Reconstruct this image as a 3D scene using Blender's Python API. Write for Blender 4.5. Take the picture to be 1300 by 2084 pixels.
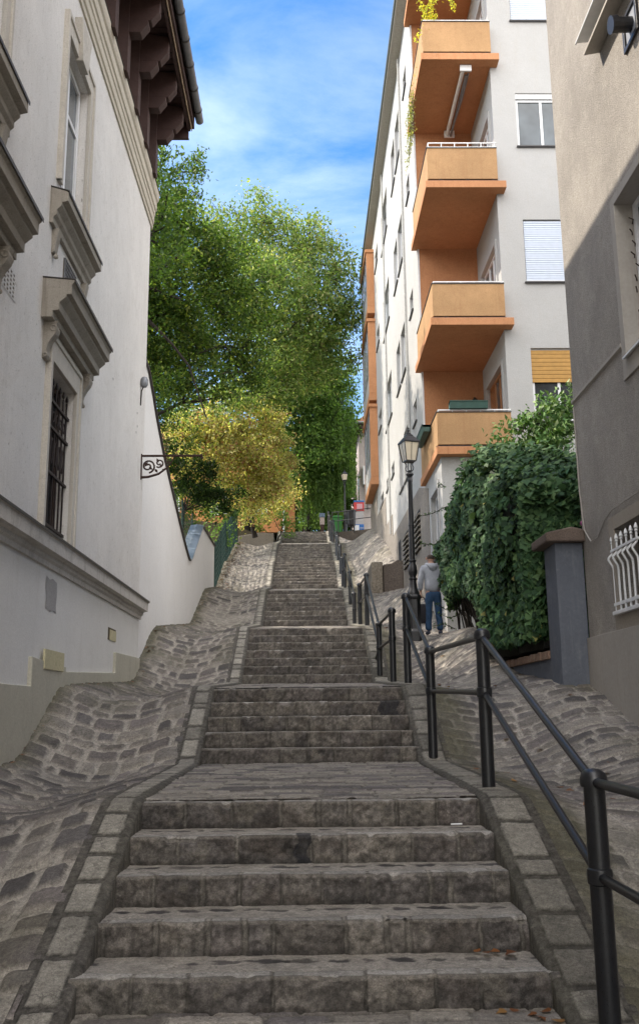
import bpy, math, random
import numpy as np
from math import radians, sin, cos, pi
random.seed(7)
for o in list(bpy.data.objects): bpy.data.objects.remove(o)
SC = bpy.context.scene
COL = SC.collection

# ------------------------------------------------------------------ camera
F, CX, CY, ZC = 1900.0, 650.0, 1042.0, 1.5
def _n(v):
    v = np.array(v, float); return v / np.linalg.norm(v)
_ya = _n((-30, -408, -F))
_b = -(30 * 90 + F * F) / (-408.0)
_za = _n((-90, _b, -F)); _xa = np.cross(_ya, _za)
from mathutils import Matrix, Vector
cam_d = bpy.data.cameras.new('camera'); cam = bpy.data.objects.new('camera', cam_d); COL.objects.link(cam)
M4 = Matrix(((_xa[0], _xa[1], _xa[2], 0), (_ya[0], _ya[1], _ya[2], 0), (_za[0], _za[1], _za[2], ZC), (0, 0, 0, 1)))
cam.matrix_world = M4
cam_d.sensor_fit = 'VERTICAL'; cam_d.sensor_height = 24.0; cam_d.lens = F / 2084 * 24.0
cam_d.clip_start = 0.05; cam_d.clip_end = 3000
SC.camera = cam

# ------------------------------------------------------------------ light
SUN = Vector((-1.0, 0.42, 1.12)).normalized()
sd = bpy.data.lights.new('sun', 'SUN'); sun = bpy.data.objects.new('sun', sd); COL.objects.link(sun)
sd.energy = 2.0; sd.angle = radians(0.5); sd.color = (1.0, 0.90, 0.76)
sun.rotation_euler = (-SUN).to_track_quat('-Z', 'Y').to_euler()
sun.location = (-20, 10, 30)
W = bpy.data.worlds.new('World'); SC.world = W; W.use_nodes = True
nt = W.node_tree; nt.nodes.clear()
def N(t, typ, **k):
    n = t.nodes.new(typ)
    for a, v in k.items(): setattr(n, a, v)
    return n
wo = N(nt, 'ShaderNodeOutputWorld'); bg = N(nt, 'ShaderNodeBackground'); sky = N(nt, 'ShaderNodeTexSky')
sky.sky_type = 'NISHITA'; sky.sun_disc = False
sky.sun_elevation = math.asin(SUN.z); sky.sun_rotation = math.atan2(SUN.x, SUN.y) % (2 * pi)
sky.air_density = 1.0; sky.dust_density = 0.35; sky.ozone_density = 1.6
tc = N(nt, 'ShaderNodeTexCoord'); mp = N(nt, 'ShaderNodeMapping')
mp.inputs['Rotation'].default_value = (0.25, 0.5, -0.55); mp.inputs['Scale'].default_value = (1.0, 3.4, 1.6)
mp.inputs['Location'].default_value = (0.35, 0.1, 0.0)
nz = N(nt, 'ShaderNodeTexNoise'); nz.inputs['Scale'].default_value = 2.3; nz.inputs['Detail'].default_value = 9; nz.inputs['Roughness'].default_value = 0.6
nz.inputs['Distortion'].default_value = 0.6
nz2 = N(nt, 'ShaderNodeTexNoise'); nz2.inputs['Scale'].default_value = 1.7; nz2.inputs['Detail'].default_value = 3
r1 = N(nt, 'ShaderNodeMapRange'); r1.inputs[1].default_value = 0.40; r1.inputs[2].default_value = 0.78; r1.inputs[4].default_value = 1.0
r2 = N(nt, 'ShaderNodeMapRange'); r2.inputs[1].default_value = 0.36; r2.inputs[2].default_value = 0.68
mu = N(nt, 'ShaderNodeMath', operation='MULTIPLY'); mu2 = N(nt, 'ShaderNodeMath', operation='MULTIPLY'); mu2.inputs[1].default_value = 0.30
hs = N(nt, 'ShaderNodeHueSaturation'); hs.inputs['Saturation'].default_value = 1.34; hs.inputs['Value'].default_value = 0.60
mx = N(nt, 'ShaderNodeMix', data_type='RGBA'); mx.inputs['B'].default_value = (7.6, 7.6, 7.7, 1)
L = nt.links.new
L(tc.outputs['Generated'], mp.inputs['Vector']); L(mp.outputs[0], nz.inputs['Vector']); L(tc.outputs['Generated'], nz2.inputs['Vector'])
L(nz.outputs['Fac'], r1.inputs[0]); L(nz2.outputs['Fac'], r2.inputs[0]); L(r1.outputs[0], mu.inputs[0]); L(r2.outputs[0], mu.inputs[1])
L(mu.outputs[0], mu2.inputs[0])
sx = N(nt, 'ShaderNodeSeparateXYZ'); L(tc.outputs['Generated'], sx.inputs[0])
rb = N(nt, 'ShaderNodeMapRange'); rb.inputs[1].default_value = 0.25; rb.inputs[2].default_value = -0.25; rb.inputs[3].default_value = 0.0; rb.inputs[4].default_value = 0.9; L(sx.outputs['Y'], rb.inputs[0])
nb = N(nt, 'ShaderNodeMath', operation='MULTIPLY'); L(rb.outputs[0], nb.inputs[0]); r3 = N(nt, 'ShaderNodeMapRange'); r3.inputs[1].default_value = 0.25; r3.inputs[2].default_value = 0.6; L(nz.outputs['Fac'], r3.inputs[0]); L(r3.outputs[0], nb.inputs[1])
L(mu2.outputs[0], mx.inputs['Factor']); L(sky.outputs[0], hs.inputs['Color']); L(hs.outputs[0], mx.inputs['A'])
mx3 = N(nt, 'ShaderNodeMix', data_type='RGBA'); mx3.inputs['B'].default_value = (13.5, 12.9, 12.2, 1); L(nb.outputs[0], mx3.inputs['Factor']); L(mx.outputs['Result'], mx3.inputs['A']); L(mx3.outputs['Result'], bg.inputs['Color']); L(bg.outputs[0], wo.inputs['Surface'])  # warm white cloud added behind the camera to brighten the shaded street
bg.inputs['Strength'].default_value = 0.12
vs = SC.view_settings; vs.view_transform = 'Standard'; vs.look = 'None'; vs.gamma = 1; vs.exposure = 1.88; vs.use_curve_mapping = False
SC.render.engine = 'CYCLES'; SC.cycles.max_bounces = 8; SC.cycles.diffuse_bounces = 5; SC.cycles.transparent_max_bounces = 12

# ------------------------------------------------------------------ helpers
ORG = {}
def tag(o, label=None, cat=None, group=None, kind=None):
    if label: o['label'] = label
    if cat: o['category'] = cat
    if group: o['group'] = group
    if kind: o['kind'] = kind
    return o
def empty(name, loc, label, cat, group=None):
    o = bpy.data.objects.new(name, None); COL.objects.link(o); o.location = loc; o.empty_display_size = 0.2
    ORG[o.name] = Vector(loc); return tag(o, label, cat, group)
def link(name, me, mat, parent=None, org=None):
    o = bpy.data.objects.new(name, me); COL.objects.link(o)
    if mat is not None and len(me.materials) == 0: me.materials.append(mat)
    if parent is not None:
        g = ORG[parent.name]; me.transform(Matrix.Translation(-g)); o.parent = parent; ORG[o.name] = g
    elif org is not None:
        g = Vector(org); me.transform(Matrix.Translation(-g)); o.location = g; ORG[o.name] = g
    else: ORG[o.name] = Vector((0, 0, 0))
    return o
def copy_tree(o, parent=None, label=None):
    c = o.copy(); COL.objects.link(c); c.parent = parent
    for ch in list(o.children): copy_tree(ch, c)
    if label: c['label'] = label
    ORG[c.name] = ORG.get(o.name, Vector((0, 0, 0)))
    return c

class MB:
    def __init__(s): s.v = []; s.f = []
    def add(s, vs_, fs):
        b = len(s.v); s.v += [tuple(p) for p in vs_]; s.f += [tuple(b + i for i in f) for f in fs]; return s
    def box(s, x0, x1, y0, y1, z0, z1):
        v = [(x0, y0, z0), (x1, y0, z0), (x1, y1, z0), (x0, y1, z0), (x0, y0, z1), (x1, y0, z1), (x1, y1, z1), (x0, y1, z1)]
        return s.add(v, [(0, 3, 2, 1), (4, 5, 6, 7), (0, 1, 5, 4), (1, 2, 6, 5), (2, 3, 7, 6), (3, 0, 4, 7)])
    def ext(s, poly, axis, a, b):
        """extrude a 2D polygon along axis; poly coords are the other two axes in xyz order"""
        n = len(poly)
        def P(p, t):
            q = list(p); q.insert(axis, t); return tuple(q)
        v = [P(p, a) for p in poly] + [P(p, b) for p in poly]
        f = [tuple(range(n)), tuple(range(2 * n - 1, n - 1, -1))]
        f += [(i, n + i, n + (i + 1) % n, (i + 1) % n) for i in range(n)]
        return s.add(v, f)
    def tube(s, pts, r, n=8, caps=True):
        pts = [Vector(p) for p in pts]; m = len(pts)
        rs = r if isinstance(r, (list, tuple)) else [r] * m
        rings = []; up = None
        for i, p in enumerate(pts):
            d = (pts[min(i + 1, m - 1)] - pts[max(i - 1, 0)])
            d = d.normalized() if d.length > 1e-9 else Vector((0, 0, 1))
            if up is None:
                up = d.orthogonal().normalized()
            else:
                up = (up - d * up.dot(d)); up = up.normalized() if up.length > 1e-6 else d.orthogonal().normalized()
            w = d.cross(up)
            rings.append([p + (up * cos(2 * pi * k / n) + w * sin(2 * pi * k / n)) * rs[i] for k in range(n)])
        v = [q for rg in rings for q in rg]; f = []
        for i in range(m - 1):
            for k in range(n):
                a = i * n + k; b = i * n + (k + 1) % n
                f.append((a, b, b + n, a + n))
        if caps: f += [tuple(range(n - 1, -1, -1)), tuple(range((m - 1) * n, m * n))]
        return s.add(v, f)
    def lathe(s, prof, c=(0, 0, 0), n=16, rot=0):
        v = []; m = len(prof)
        for (r, z) in prof:
            for k in range(n):
                a = 2 * pi * k / n + rot; v.append((c[0] + r * cos(a), c[1] + r * sin(a), c[2] + z))
        f = []
        for i in range(m - 1):
            for k in range(n):
                a = i * n + k; b = i * n + (k + 1) % n; f.append((a, b, b + n, a + n))
        f += [tuple(range(n - 1, -1, -1)), tuple(range((m - 1) * n, m * n))]
        return s.add(v, f)
    def mesh(s, name):
        me = bpy.data.meshes.new(name); me.from_pydata(s.v, [], s.f); me.update(); return me
    def build(s, name, mat, parent=None, org=None, smooth=False, bevel=0.0, recalc=True):
        me = s.mesh(name)
        import bmesh
        bm = bmesh.new(); bm.from_mesh(me)
        if recalc: bmesh.ops.recalc_face_normals(bm, faces=bm.faces)
        if bevel > 0:
            es = [e for e in bm.edges if len(e.link_faces) == 2 and e.calc_face_angle(0) > 0.5]
            bmesh.ops.bevel(bm, geom=es, offset=bevel, segments=2, profile=0.5, affect='EDGES', clamp_overlap=True)
        if smooth:
            for f in bm.faces: f.smooth = True
            for e in bm.edges:
                if len(e.link_faces) == 2 and e.calc_face_angle(0) > 0.7: e.smooth = False
        bm.to_mesh(me); bm.free()
        return link(name, me, mat, parent, org)

def np_mesh(name, V, Fq, C=None, smooth=True):
    """V (n,3), Fq (m,4) quads, C per-vertex colour"""
    me = bpy.data.meshes.new(name); k = Fq.shape[1]
    me.vertices.add(len(V)); me.vertices.foreach_set('co', np.ascontiguousarray(V, dtype=np.float32).ravel())
    me.loops.add(Fq.size); me.loops.foreach_set('vertex_index', np.ascontiguousarray(Fq, dtype=np.int32).ravel())
    me.polygons.add(len(Fq)); me.polygons.foreach_set('loop_start', np.arange(0, Fq.size, k, dtype=np.int32))
    me.polygons.foreach_set('loop_total', np.full(len(Fq), k, dtype=np.int32))
    if smooth: me.polygons.foreach_set('use_smooth', np.ones(len(Fq), dtype=bool))
    me.update(calc_edges=True)
    if C is not None:
        at_ = me.color_attributes.new('Col', 'FLOAT_COLOR', 'POINT')
        c4 = np.ones((len(V), 4), np.float32); c4[:, :3] = C; at_.data.foreach_set('color', c4.ravel())
    me.validate(); return me
def grid_faces(nu, nv, flip=False):
    i = np.arange(nu * nv).reshape(nu, nv)
    a, b, c, d = i[:-1, :-1], i[1:, :-1], i[1:, 1:], i[:-1, 1:]
    q = np.stack([a, b, c, d], -1).reshape(-1, 4)
    return q[:, ::-1] if flip else q

# numpy noise
def _h(i, j, k=0):
    n = (i.astype(np.int64) * 374761393 + j.astype(np.int64) * 668265263 + np.int64(k) * 2147483647 * 3 + 1013904223) & 0xFFFFFFFF
    n = ((n ^ (n >> 13)) * 1274126177) & 0xFFFFFFFF
    n = ((n ^ (n >> 16)) * 2246822519) & 0xFFFFFFFF
    return ((n ^ (n >> 15)) & 0xFFFFFF) / float(0xFFFFFF)
def vn(x, y, k=0):
    x = np.asarray(x, float); y = np.asarray(y, float)
    xi = np.floor(x).astype(np.int64); yi = np.floor(y).astype(np.int64); fx = x - xi; fy = y - yi
    fx = fx * fx * (3 - 2 * fx); fy = fy * fy * (3 - 2 * fy)
    a = _h(xi, yi, k); b = _h(xi + 1, yi, k); c = _h(xi, yi + 1, k); d = _h(xi + 1, yi + 1, k)
    return (a * (1 - fx) + b * fx) * (1 - fy) + (c * (1 - fx) + d * fx) * fy
def fbm(x, y, k=0, o=3):
    s = 0; a = 0.5; t = 0
    for i in range(o):
        s = s + a * vn(x * 2 ** i + 17.3 * i, y * 2 ** i - 9.1 * i, k + i); t += a; a *= 0.5
    return s / t
def sst(a, b, x):
    t = np.clip((x - a) / (b - a), 0, 1); return t * t * (3 - 2 * t)

# ------------------------------------------------------------------ materials
def mat_base(name, rough=0.8, metal=0.0, spec=0.4):
    m = bpy.data.materials.new(name); m.use_nodes = True
    b = m.node_tree.nodes['Principled BSDF']; b.inputs['Roughness'].default_value = rough; b.inputs['Metallic'].default_value = metal
    b.inputs['Specular IOR Level'].default_value = spec
    return m, m.node_tree, b
def noise_node(t, vec, scale, detail=4, rough=0.55, dist=0.0):
    n = N(t, 'ShaderNodeTexNoise'); n.inputs['Scale'].default_value = scale; n.inputs['Detail'].default_value = detail
    n.inputs['Roughness'].default_value = rough; n.inputs['Distortion'].default_value = dist
    if vec is not None: t.links.new(vec, n.inputs['Vector'])
    return n.outputs['Fac']
def mrange(t, src, a, b, c=0.0, d=1.0):
    n = N(t, 'ShaderNodeMapRange'); n.inputs[1].default_value = a; n.inputs[2].default_value = b; n.inputs[3].default_value = c; n.inputs[4].default_value = d
    t.links.new(src, n.inputs[0]); return n.outputs[0]
def mixc(t, fac, a, b, blend='MIX'):
    n = N(t, 'ShaderNodeMix', data_type='RGBA', blend_type=blend)
    for s_, v in (('Factor', fac), ('A', a), ('B', b)):
        if isinstance(v, (int, float)): n.inputs[s_].default_value = v
        elif isinstance(v, (tuple, list)): n.inputs[s_].default_value = (*v[:3], 1)
        else: t.links.new(v, n.inputs[s_])
    return n.outputs['Result']
def bumpn(t, h, strength, dist=0.01, prev=None):
    n = N(t, 'ShaderNodeBump'); n.inputs['Strength'].default_value = strength; n.inputs['Distance'].default_value = dist
    t.links.new(h, n.inputs['Height'])
    if prev is not None: t.links.new(prev, n.inputs['Normal'])
    return n.outputs[0]
def wpos(t, sc=(1, 1, 1)):
    g = N(t, 'ShaderNodeNewGeometry'); m = N(t, 'ShaderNodeMapping'); m.inputs['Scale'].default_value = sc
    t.links.new(g.outputs['Position'], m.inputs['Vector']); return m.outputs[0]
def plaster(name, col, var=0.12, stain=(0.30, 0.27, 0.23), stain_amt=0.35, pits=0.5, grain=55, streak=0.5, rough=0.9, big=0.5, bs=0.35):
    m, t, b = mat_base(name, rough, spec=0.2)
    p = wpos(t); ps = wpos(t, (3.0, 3.0, 0.35))
    n1 = noise_node(t, p, 0.9, 5, 0.6); n2 = noise_node(t, ps, 2.0, 6, 0.65); n3 = noise_node(t, p, grain, 3, 0.7); n4 = noise_node(t, p, 7, 5, 0.7)
    c = mixc(t, mrange(t, n1, 0.3, 0.7), tuple(x * (1 - var) for x in col), col)
    c = mixc(t, mrange(t, n4, 0.35, 0.75, 0, big), c, tuple(x * (1 - var * 1.2) for x in col))
    c = mixc(t, mrange(t, n2, 0.55, 0.80, 0, stain_amt * streak), c, stain)
    n5 = noise_node(t, wpos(t, (1.2, 1.2, 1.0)), 16, 8, 0.75)
    c = mixc(t, mrange(t, n5, 0.58, 0.72, 0, stain_amt), c, stain)
    n6 = noise_node(t, p, 2.6, 8, 0.7, 1.2); c = mixc(t, mrange(t, n6, 0.52, 0.70, 0, stain_amt * .55), c, stain)
    n7 = noise_node(t, wpos(t, (9.0, 9.0, 0.5)), 2.0, 4, 0.6); c = mixc(t, mrange(t, n7, 0.58, 0.74, 0, stain_amt * streak * .8), c, stain)
    pit = mrange(t, noise_node(t, wpos(t, (1.5, 1.5, 0.8)), 15, 4, 0.65), 0.31, 0.35, 1, 0)
    c = mixc(t, mrange(t, pit, 0, 1, 0, min(1, pits * 0.85)), c, tuple(x * 0.55 for x in stain))
    c = mixc(t, 1.0, c, mixc(t, mrange(t, n3, 0.34, 0.62), (1 - .38 * bs,) * 3, (1 + .16 * bs,) * 3), 'MULTIPLY')
    t.links.new(c, b.inputs['Base Color'])
    bn = bumpn(t, n3, bs, 0.012); bn = bumpn(t, n4, 0.25, 0.02, bn); bn = bumpn(t, mrange(t, pit, 0, 1, 1, 0), pits, 0.01, bn)
    t.links.new(bn, b.inputs['Normal']); return m
def simple(name, col, rough=0.5, metal=0.0, var=0.15, scale=14, bump=0.1, spec=0.4):
    m, t, b = mat_base(name, rough, metal, spec)
    p = wpos(t); n1 = noise_node(t, p, scale, 5, 0.6); n2 = noise_node(t, p, scale * 5, 3)
    c = mixc(t, mrange(t, n1, 0.3, 0.7), tuple(x * (1 - var) for x in col), tuple(min(1, x * (1 + var * .5)) for x in col))
    t.links.new(c, b.inputs['Base Color']); t.links.new(mrange(t, n2, 0.3, 0.7, max(rough - .08, .02), min(1, rough + .1)), b.inputs['Roughness'])
    if bump: t.links.new(bumpn(t, n2, bump, 0.005), b.inputs['Normal'])
    return m
def colattr(name, rough=0.85, fine=70, bs=0.5, var=0.25, spec=0.3, moss=0.0):
    m, t, b = mat_base(name, rough, spec=spec)
    a = N(t, 'ShaderNodeAttribute'); a.attribute_name = 'Col'; p = wpos(t)
    n1 = noise_node(t, p, 9, 6, 0.7); n2 = noise_node(t, p, fine, 4, 0.7); n3 = noise_node(t, p, 240, 2, .6); n0 = noise_node(t, p, 1.3, 4, .6)
    c = mixc(t, 1.0, a.outputs['Color'], mixc(t, mrange(t, n1, 0.3, 0.72), (1 - var, 1 - var, 1 - var), (1 + var * .7, 1 + var * .65, 1 + var * .6)), 'MULTIPLY')
    c = mixc(t, 1.0, c, mixc(t, mrange(t, n3, 0.3, 0.7), (0.80, 0.80, 0.80), (1.16, 1.15, 1.14)), 'MULTIPLY')
    c = mixc(t, 1.0, c, mixc(t, mrange(t, n0, 0.3, 0.7), (0.86, 0.86, 0.85), (1.10, 1.09, 1.07)), 'MULTIPLY')
    n5 = noise_node(t, p, 34, 6, 0.8); n6 = noise_node(t, p, 110, 3, .8)
    c = mixc(t, 1.0, c, mixc(t, mrange(t, n5, 0.36, 0.64), (0.66, 0.655, 0.65), (1.22, 1.21, 1.20)), 'MULTIPLY')
    c = mixc(t, 1.0, c, mixc(t, mrange(t, n6, 0.36, 0.60), (0.72, 0.72, 0.72), (1.12, 1.12, 1.12)), 'MULTIPLY')
    vo = N(t, 'ShaderNodeTexVoronoi', feature='DISTANCE_TO_EDGE'); vo.inputs['Scale'].default_value = 5.5
    dm = N(t, 'ShaderNodeVectorMath', operation='ADD'); nd = N(t, 'ShaderNodeTexNoise'); nd.inputs['Scale'].default_value = 6; nd.inputs['Detail'].default_value = 4; t.links.new(p, nd.inputs['Vector'])
    sc_ = N(t, 'ShaderNodeVectorMath', operation='SCALE'); sc_.inputs['Scale'].default_value = 0.35; t.links.new(nd.outputs['Color'], sc_.inputs[0]); t.links.new(p, dm.inputs[0]); t.links.new(sc_.outputs[0], dm.inputs[1]); t.links.new(dm.outputs[0], vo.inputs['Vector'])
    ck = N(t, 'ShaderNodeMath', operation='MULTIPLY'); t.links.new(mrange(t, vo.outputs['Distance'], 0.0, 0.03, 0.55, 0), ck.inputs[0]); t.links.new(mrange(t, n0, .48, .56), ck.inputs[1])
    c = mixc(t, ck.outputs[0], c, (.05, .045, .04))
    t.links.new(c, b.inputs['Base Color'])
    bn = bumpn(t, n2, bs, 0.012); bn = bumpn(t, n5, bs * .8, 0.02, bn); bn = bumpn(t, n1, bs * .6, 0.02, bn); t.links.new(bn, b.inputs['Normal'])
    return m
def leafmat(name, trans=0.35, rough=0.5):
    m, t, b = mat_base(name, rough, spec=0.18)
    a = N(t, 'ShaderNodeAttribute'); a.attribute_name = 'Col'
    t.links.new(a.outputs['Color'], b.inputs['Base Color'])
    tr = N(t, 'ShaderNodeBsdfTranslucent'); g = N(t, 'ShaderNodeMix', data_type='RGBA', blend_type='MULTIPLY'); g.inputs['Factor'].default_value = 1
    t.links.new(a.outputs['Color'], g.inputs['A']); g.inputs['B'].default_value = (1.55, 1.7, 0.7, 1)
    t.links.new(g.outputs['Result'], tr.inputs['Color'])
    mxs = N(t, 'ShaderNodeMixShader'); mxs.inputs[0].default_value = trans
    o = t.nodes['Material Output']; t.links.new(b.outputs[0], mxs.inputs[1]); t.links.new(tr.outputs[0], mxs.inputs[2]); t.links.new(mxs.outputs[0], o.inputs['Surface'])
    return m
def glassmat(name, col=(0.03, 0.035, 0.04), rough=0.06):
    m, t, b = mat_base(name, rough, spec=0.8); p = wpos(t)
    c = mixc(t, mrange(t, noise_node(t, p, 1.6, 2), 0.3, 0.7), tuple(x * .6 for x in col), tuple(x * 1.5 for x in col)); t.links.new(c, b.inputs['Base Color']); 
    t.links.new(bumpn(t, noise_node(t, p, 1.2, 1), 0.06, 0.05), b.inputs['Normal']); return m

M_white = plaster('villa_plaster', (0.80, 0.775, 0.745), var=0.14, stain=(0.42, 0.38, 0.33), stain_amt=0.42, pits=0.75, grain=60, streak=.55, bs=0.4)
M_white2 = plaster('garden_wall_plaster', (0.80, 0.79, 0.78), var=0.06, stain=(0.5, 0.46, 0.38), stain_amt=0.15, pits=0.1, grain=40, streak=.8, bs=0.2)
M_trim = plaster('villa_trim', (0.40, 0.365, 0.315), var=0.22, stain=(0.17, 0.145, 0.12), stain_amt=0.65, pits=0.3, grain=70, streak=1.0)
M_lowpl = plaster('villa_lower_plaster', (0.76, 0.75, 0.73), var=0.07, stain=(0.4, 0.36, 0.3), stain_amt=0.22, pits=0.15, grain=40, streak=.7, bs=.2)
M_plinth = plaster('villa_plinth', (0.55, 0.525, 0.44), var=0.15, stain=(0.24, 0.21, 0.16), stain_amt=0.4, pits=0.1, grain=40, streak=.6, bs=.25)
M_grayb = plaster('roughcast', (0.43, 0.395, 0.355), var=0.32, stain=(0.62, 0.58, 0.50), stain_amt=0.35, pits=0.35, grain=85, streak=.5, bs=1.1)
M_graysm = plaster('smooth_render', (0.42, 0.39, 0.35), var=0.12, stain=(0.25, 0.22, 0.19), stain_amt=0.3, pits=0.05, grain=30, streak=.9, bs=.15)
M_pillar = plaster('pillar_render', (0.135, 0.148, 0.178), var=0.15, stain=(0.36, 0.36, 0.38), stain_amt=0.25, pits=0.1, grain=30, streak=.7, bs=.2)
M_apt = plaster('apartment_render', (0.445, 0.445, 0.44), var=0.10, stain=(0.40, 0.37, 0.33), stain_amt=0.35, pits=0.35, grain=45, streak=.8, bs=.3)
M_orange = plaster('orange_render', (0.55, 0.27, 0.135), var=0.22, stain=(0.30, 0.12, 0.05), stain_amt=0.5, pits=0.2, grain=45, streak=.9, bs=.3)
M_ochre = plaster('ochre_parapet', (0.48, 0.295, 0.15), var=0.28, stain=(0.30, 0.16, 0.08), stain_amt=0.65, pits=0.3, grain=45, streak=.7, bs=.3)
M_stoneplinth = plaster('grey_stone_base', (0.30, 0.27, 0.24), var=0.25, stain=(0.16, 0.14, 0.12), stain_amt=0.5, pits=0.5, grain=30, streak=.8, bs=.8)
M_brown = simple('brown_timber', (0.062, 0.034, 0.030), 0.65, var=0.25, scale=5, bump=0.25)
M_zinc = simple('zinc', (0.22, 0.23, 0.25), 0.45, 0.6, var=0.2, scale=6)
M_capmetal = simple('cap_sheet', (0.42, 0.50, 0.60), 0.36, 0.85, var=0.12, scale=2, bump=0.0)
M_iron = simple('black_iron', (0.014, 0.014, 0.017), 0.38, 0.0, var=0.4, scale=30, bump=0.15, spec=0.5)
M_rail = simple('rail_paint', (0.010, 0.011, 0.014), 0.34, 0.0, var=0.4, scale=40, bump=0.1, spec=0.6)
M_rust = simple('rusty_iron', (0.045, 0.022, 0.016), 0.8, 0.0, var=0.4, scale=30, bump=0.3)
M_whitemetal = simple('white_metal', (0.72, 0.73, 0.74), 0.4, 0.0, var=0.08, scale=10, bump=0.05)
M_pvc = simple('white_frame', (0.74, 0.75, 0.77), 0.35, 0.0, var=0.05, scale=8, bump=0.03)
M_shutter = simple('pale_shutter', (0.50, 0.56, 0.66), 0.5, 0.0, var=0.06, scale=8, bump=0.05)
M_woodblind = simple('amber_wood_slats', (0.42, 0.23, 0.055), 0.5, 0.0, var=0.15, scale=9, bump=0.1)
M_wood = simple('varnished_wood', (0.34, 0.15, 0.06), 0.45, 0.0, var=0.2, scale=9, bump=0.1)
M_glass = glassmat('window_glass'); M_glassd = glassmat('grey_glass', (0.07, 0.085, 0.095), 0.12)
M_curtain = simple('curtain', (0.40, 0.42, 0.44), 0.9, var=0.2, scale=3, bump=0.1)
M_greenbox = simple('green_plastic', (0.035, 0.085, 0.07), 0.5, var=0.2, scale=9)
M_brick = plaster('brick_coping', (0.33, 0.215, 0.155), var=0.3, stain=(0.42, 0.38, 0.32), stain_amt=0.5, pits=0.5, grain=30, bs=.8)
M_stair = colattr('stair_stone', 0.82, 60, 0.7, 0.35)
M_ramp = colattr('cobble_paving', 0.85, 50, 0.6, 0.25)
M_kerb = colattr('granite_kerb', 0.85, 120, 0.8, 0.3)
M_leaf = leafmat('leaves', 0.5); M_ivy = leafmat('ivy_leaves', 0.12, 0.6)
M_bark = simple('bark', (0.03, 0.024, 0.02), 0.9, var=0.3, scale=12, bump=0.5)
M_dirt = simple('garden_soil', (0.10, 0.085, 0.055), 0.95, var=0.4, scale=2, bump=0.5)
M_lampglass = None
# ------------------------------------------------------------------ street profile
FL = [(5.18, 7.0, 0.0, 0.875, 5), (10.88, 12.31, 0.93, 1.81, 5), (17.84, 20.24, 2.02, 3.28, 7), (26.99, 30.31, 3.92, 5.40, 8),
      (34.41, 37.74, 5.97, 7.53, 9), (38.9, 43.55, 7.60, 9.30, 10), (49.23, 52.15, 10.36, 11.55, 7)]
XL, XR = -1.165, 1.255
py_, pz_ = [-12.0], [0.0]
for (a, b, z0, z1, n) in FL:
    tr = (b - a) / (n - 1); py_ += [a - tr * 0.75, b]; pz_ += [z0 + 0.0, z1]
py_ += [140.0]; pz_ += [11.56]
_yy = np.arange(-12, 140, 0.02)
def _smooth(sig):
    z = np.interp(_yy, py_, pz_); k = np.exp(-0.5 * (np.arange(-100, 101) * 0.02 / sig) ** 2); k /= k.sum()
    return np.convolve(np.pad(z, 100, mode='edge'), k, mode='valid')
_z1 = _smooth(0.07); _z2 = _smooth(0.28)
P1 = lambda y: np.interp(y, _yy, _z1)
P2 = lambda y: np.interp(y, _yy, _z2)
_ry = [-12, 5.0, 6.8, 9.3, 10.61, 12.22, 14.9, 18.2, 21.5, 24.5, 27.45, 30.45, 31.6, 33.2, 36, 43.2, 47, 50.5, 60]
_rz = [0, 0.02, 0.86, 0.97, 1.30, 1.83, 2.05, 3.10, 3.22, 4.20, 5.17, 5.36, 6.1, 6.75, 7.9, 9.96, 10.35, 10.75, 11.0]
_k = np.exp(-0.5 * (np.arange(-100, 101) * 0.02 / 0.35) ** 2); _k /= _k.sum()
_rzs = np.convolve(np.pad(np.interp(_yy, _ry, _rz), 100, mode='edge'), _k, mode='valid')
PR = lambda y: np.interp(y, _yy, _rzs)
def left_h(x, y):
    t = np.clip((-1.50 - x) / 1.70, 0, 1)
    v = -0.19 * np.sin(np.clip(t / 0.95, 0, 1) * pi) ** 1.3 + 0.05 * t
    return P2(y) * 0.75 + P1(y) * 0.25 + v + 0.015 * (fbm(x * 1.1, y * 0.9, 5) - .5)
def right_h(x, y):
    t = sst(1.7, 3.25, x)
    v = -0.13 * np.sin(np.clip((x - 1.6) / 1.7, 0, 1) * pi) ** 1.4
    return (P2(y) * 0.7 + P1(y) * .3) * (1 - t) + PR(y) * t + v + 0.015 * (fbm(x * 1.1 + 40, y * 0.9, 5) - .5)

def cells(v, ch, k, jit=0.22):
    """jittered 1-D cells: returns index, distance to nearest border (m)"""
    q = v / ch; i = np.floor(q); f = q - i
    def bd(j): return (_h(j.astype(np.int64), np.zeros_like(j, dtype=np.int64) + 3, k) - .5) * 2 * jit
    lo = bd(i); hi = 1 + bd(i + 1)
    under = f < lo; over = f > hi
    i2 = np.where(under, i - 1, np.where(over, i + 1, i)); g = q - i2
    lo = bd(i2); hi = 1 + bd(i2 + 1)
    return i2, np.minimum(g - lo, hi - g) * ch
def cells2(u, row, cw, k, jit=0.28):
    ri = row.astype(np.int64); off = _h(ri, ri * 0 + 11, k); wv = cw * (0.8 + 0.5 * _h(ri, ri * 0 + 23, k))
    q = u / wv + off * 7; i = np.floor(q); f = q - i
    def bd(j): return (_h(j.astype(np.int64), ri, k + 5) - .5) * 2 * jit
    lo = bd(i); hi = 1 + bd(i + 1)
    under = f < lo; over = f > hi
    i2 = np.where(under, i - 1, np.where(over, i + 1, i)); g = q - i2
    lo = bd(i2); hi = 1 + bd(i2 + 1)
    return i2, np.minimum(g - lo, hi - g) * wv
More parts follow.
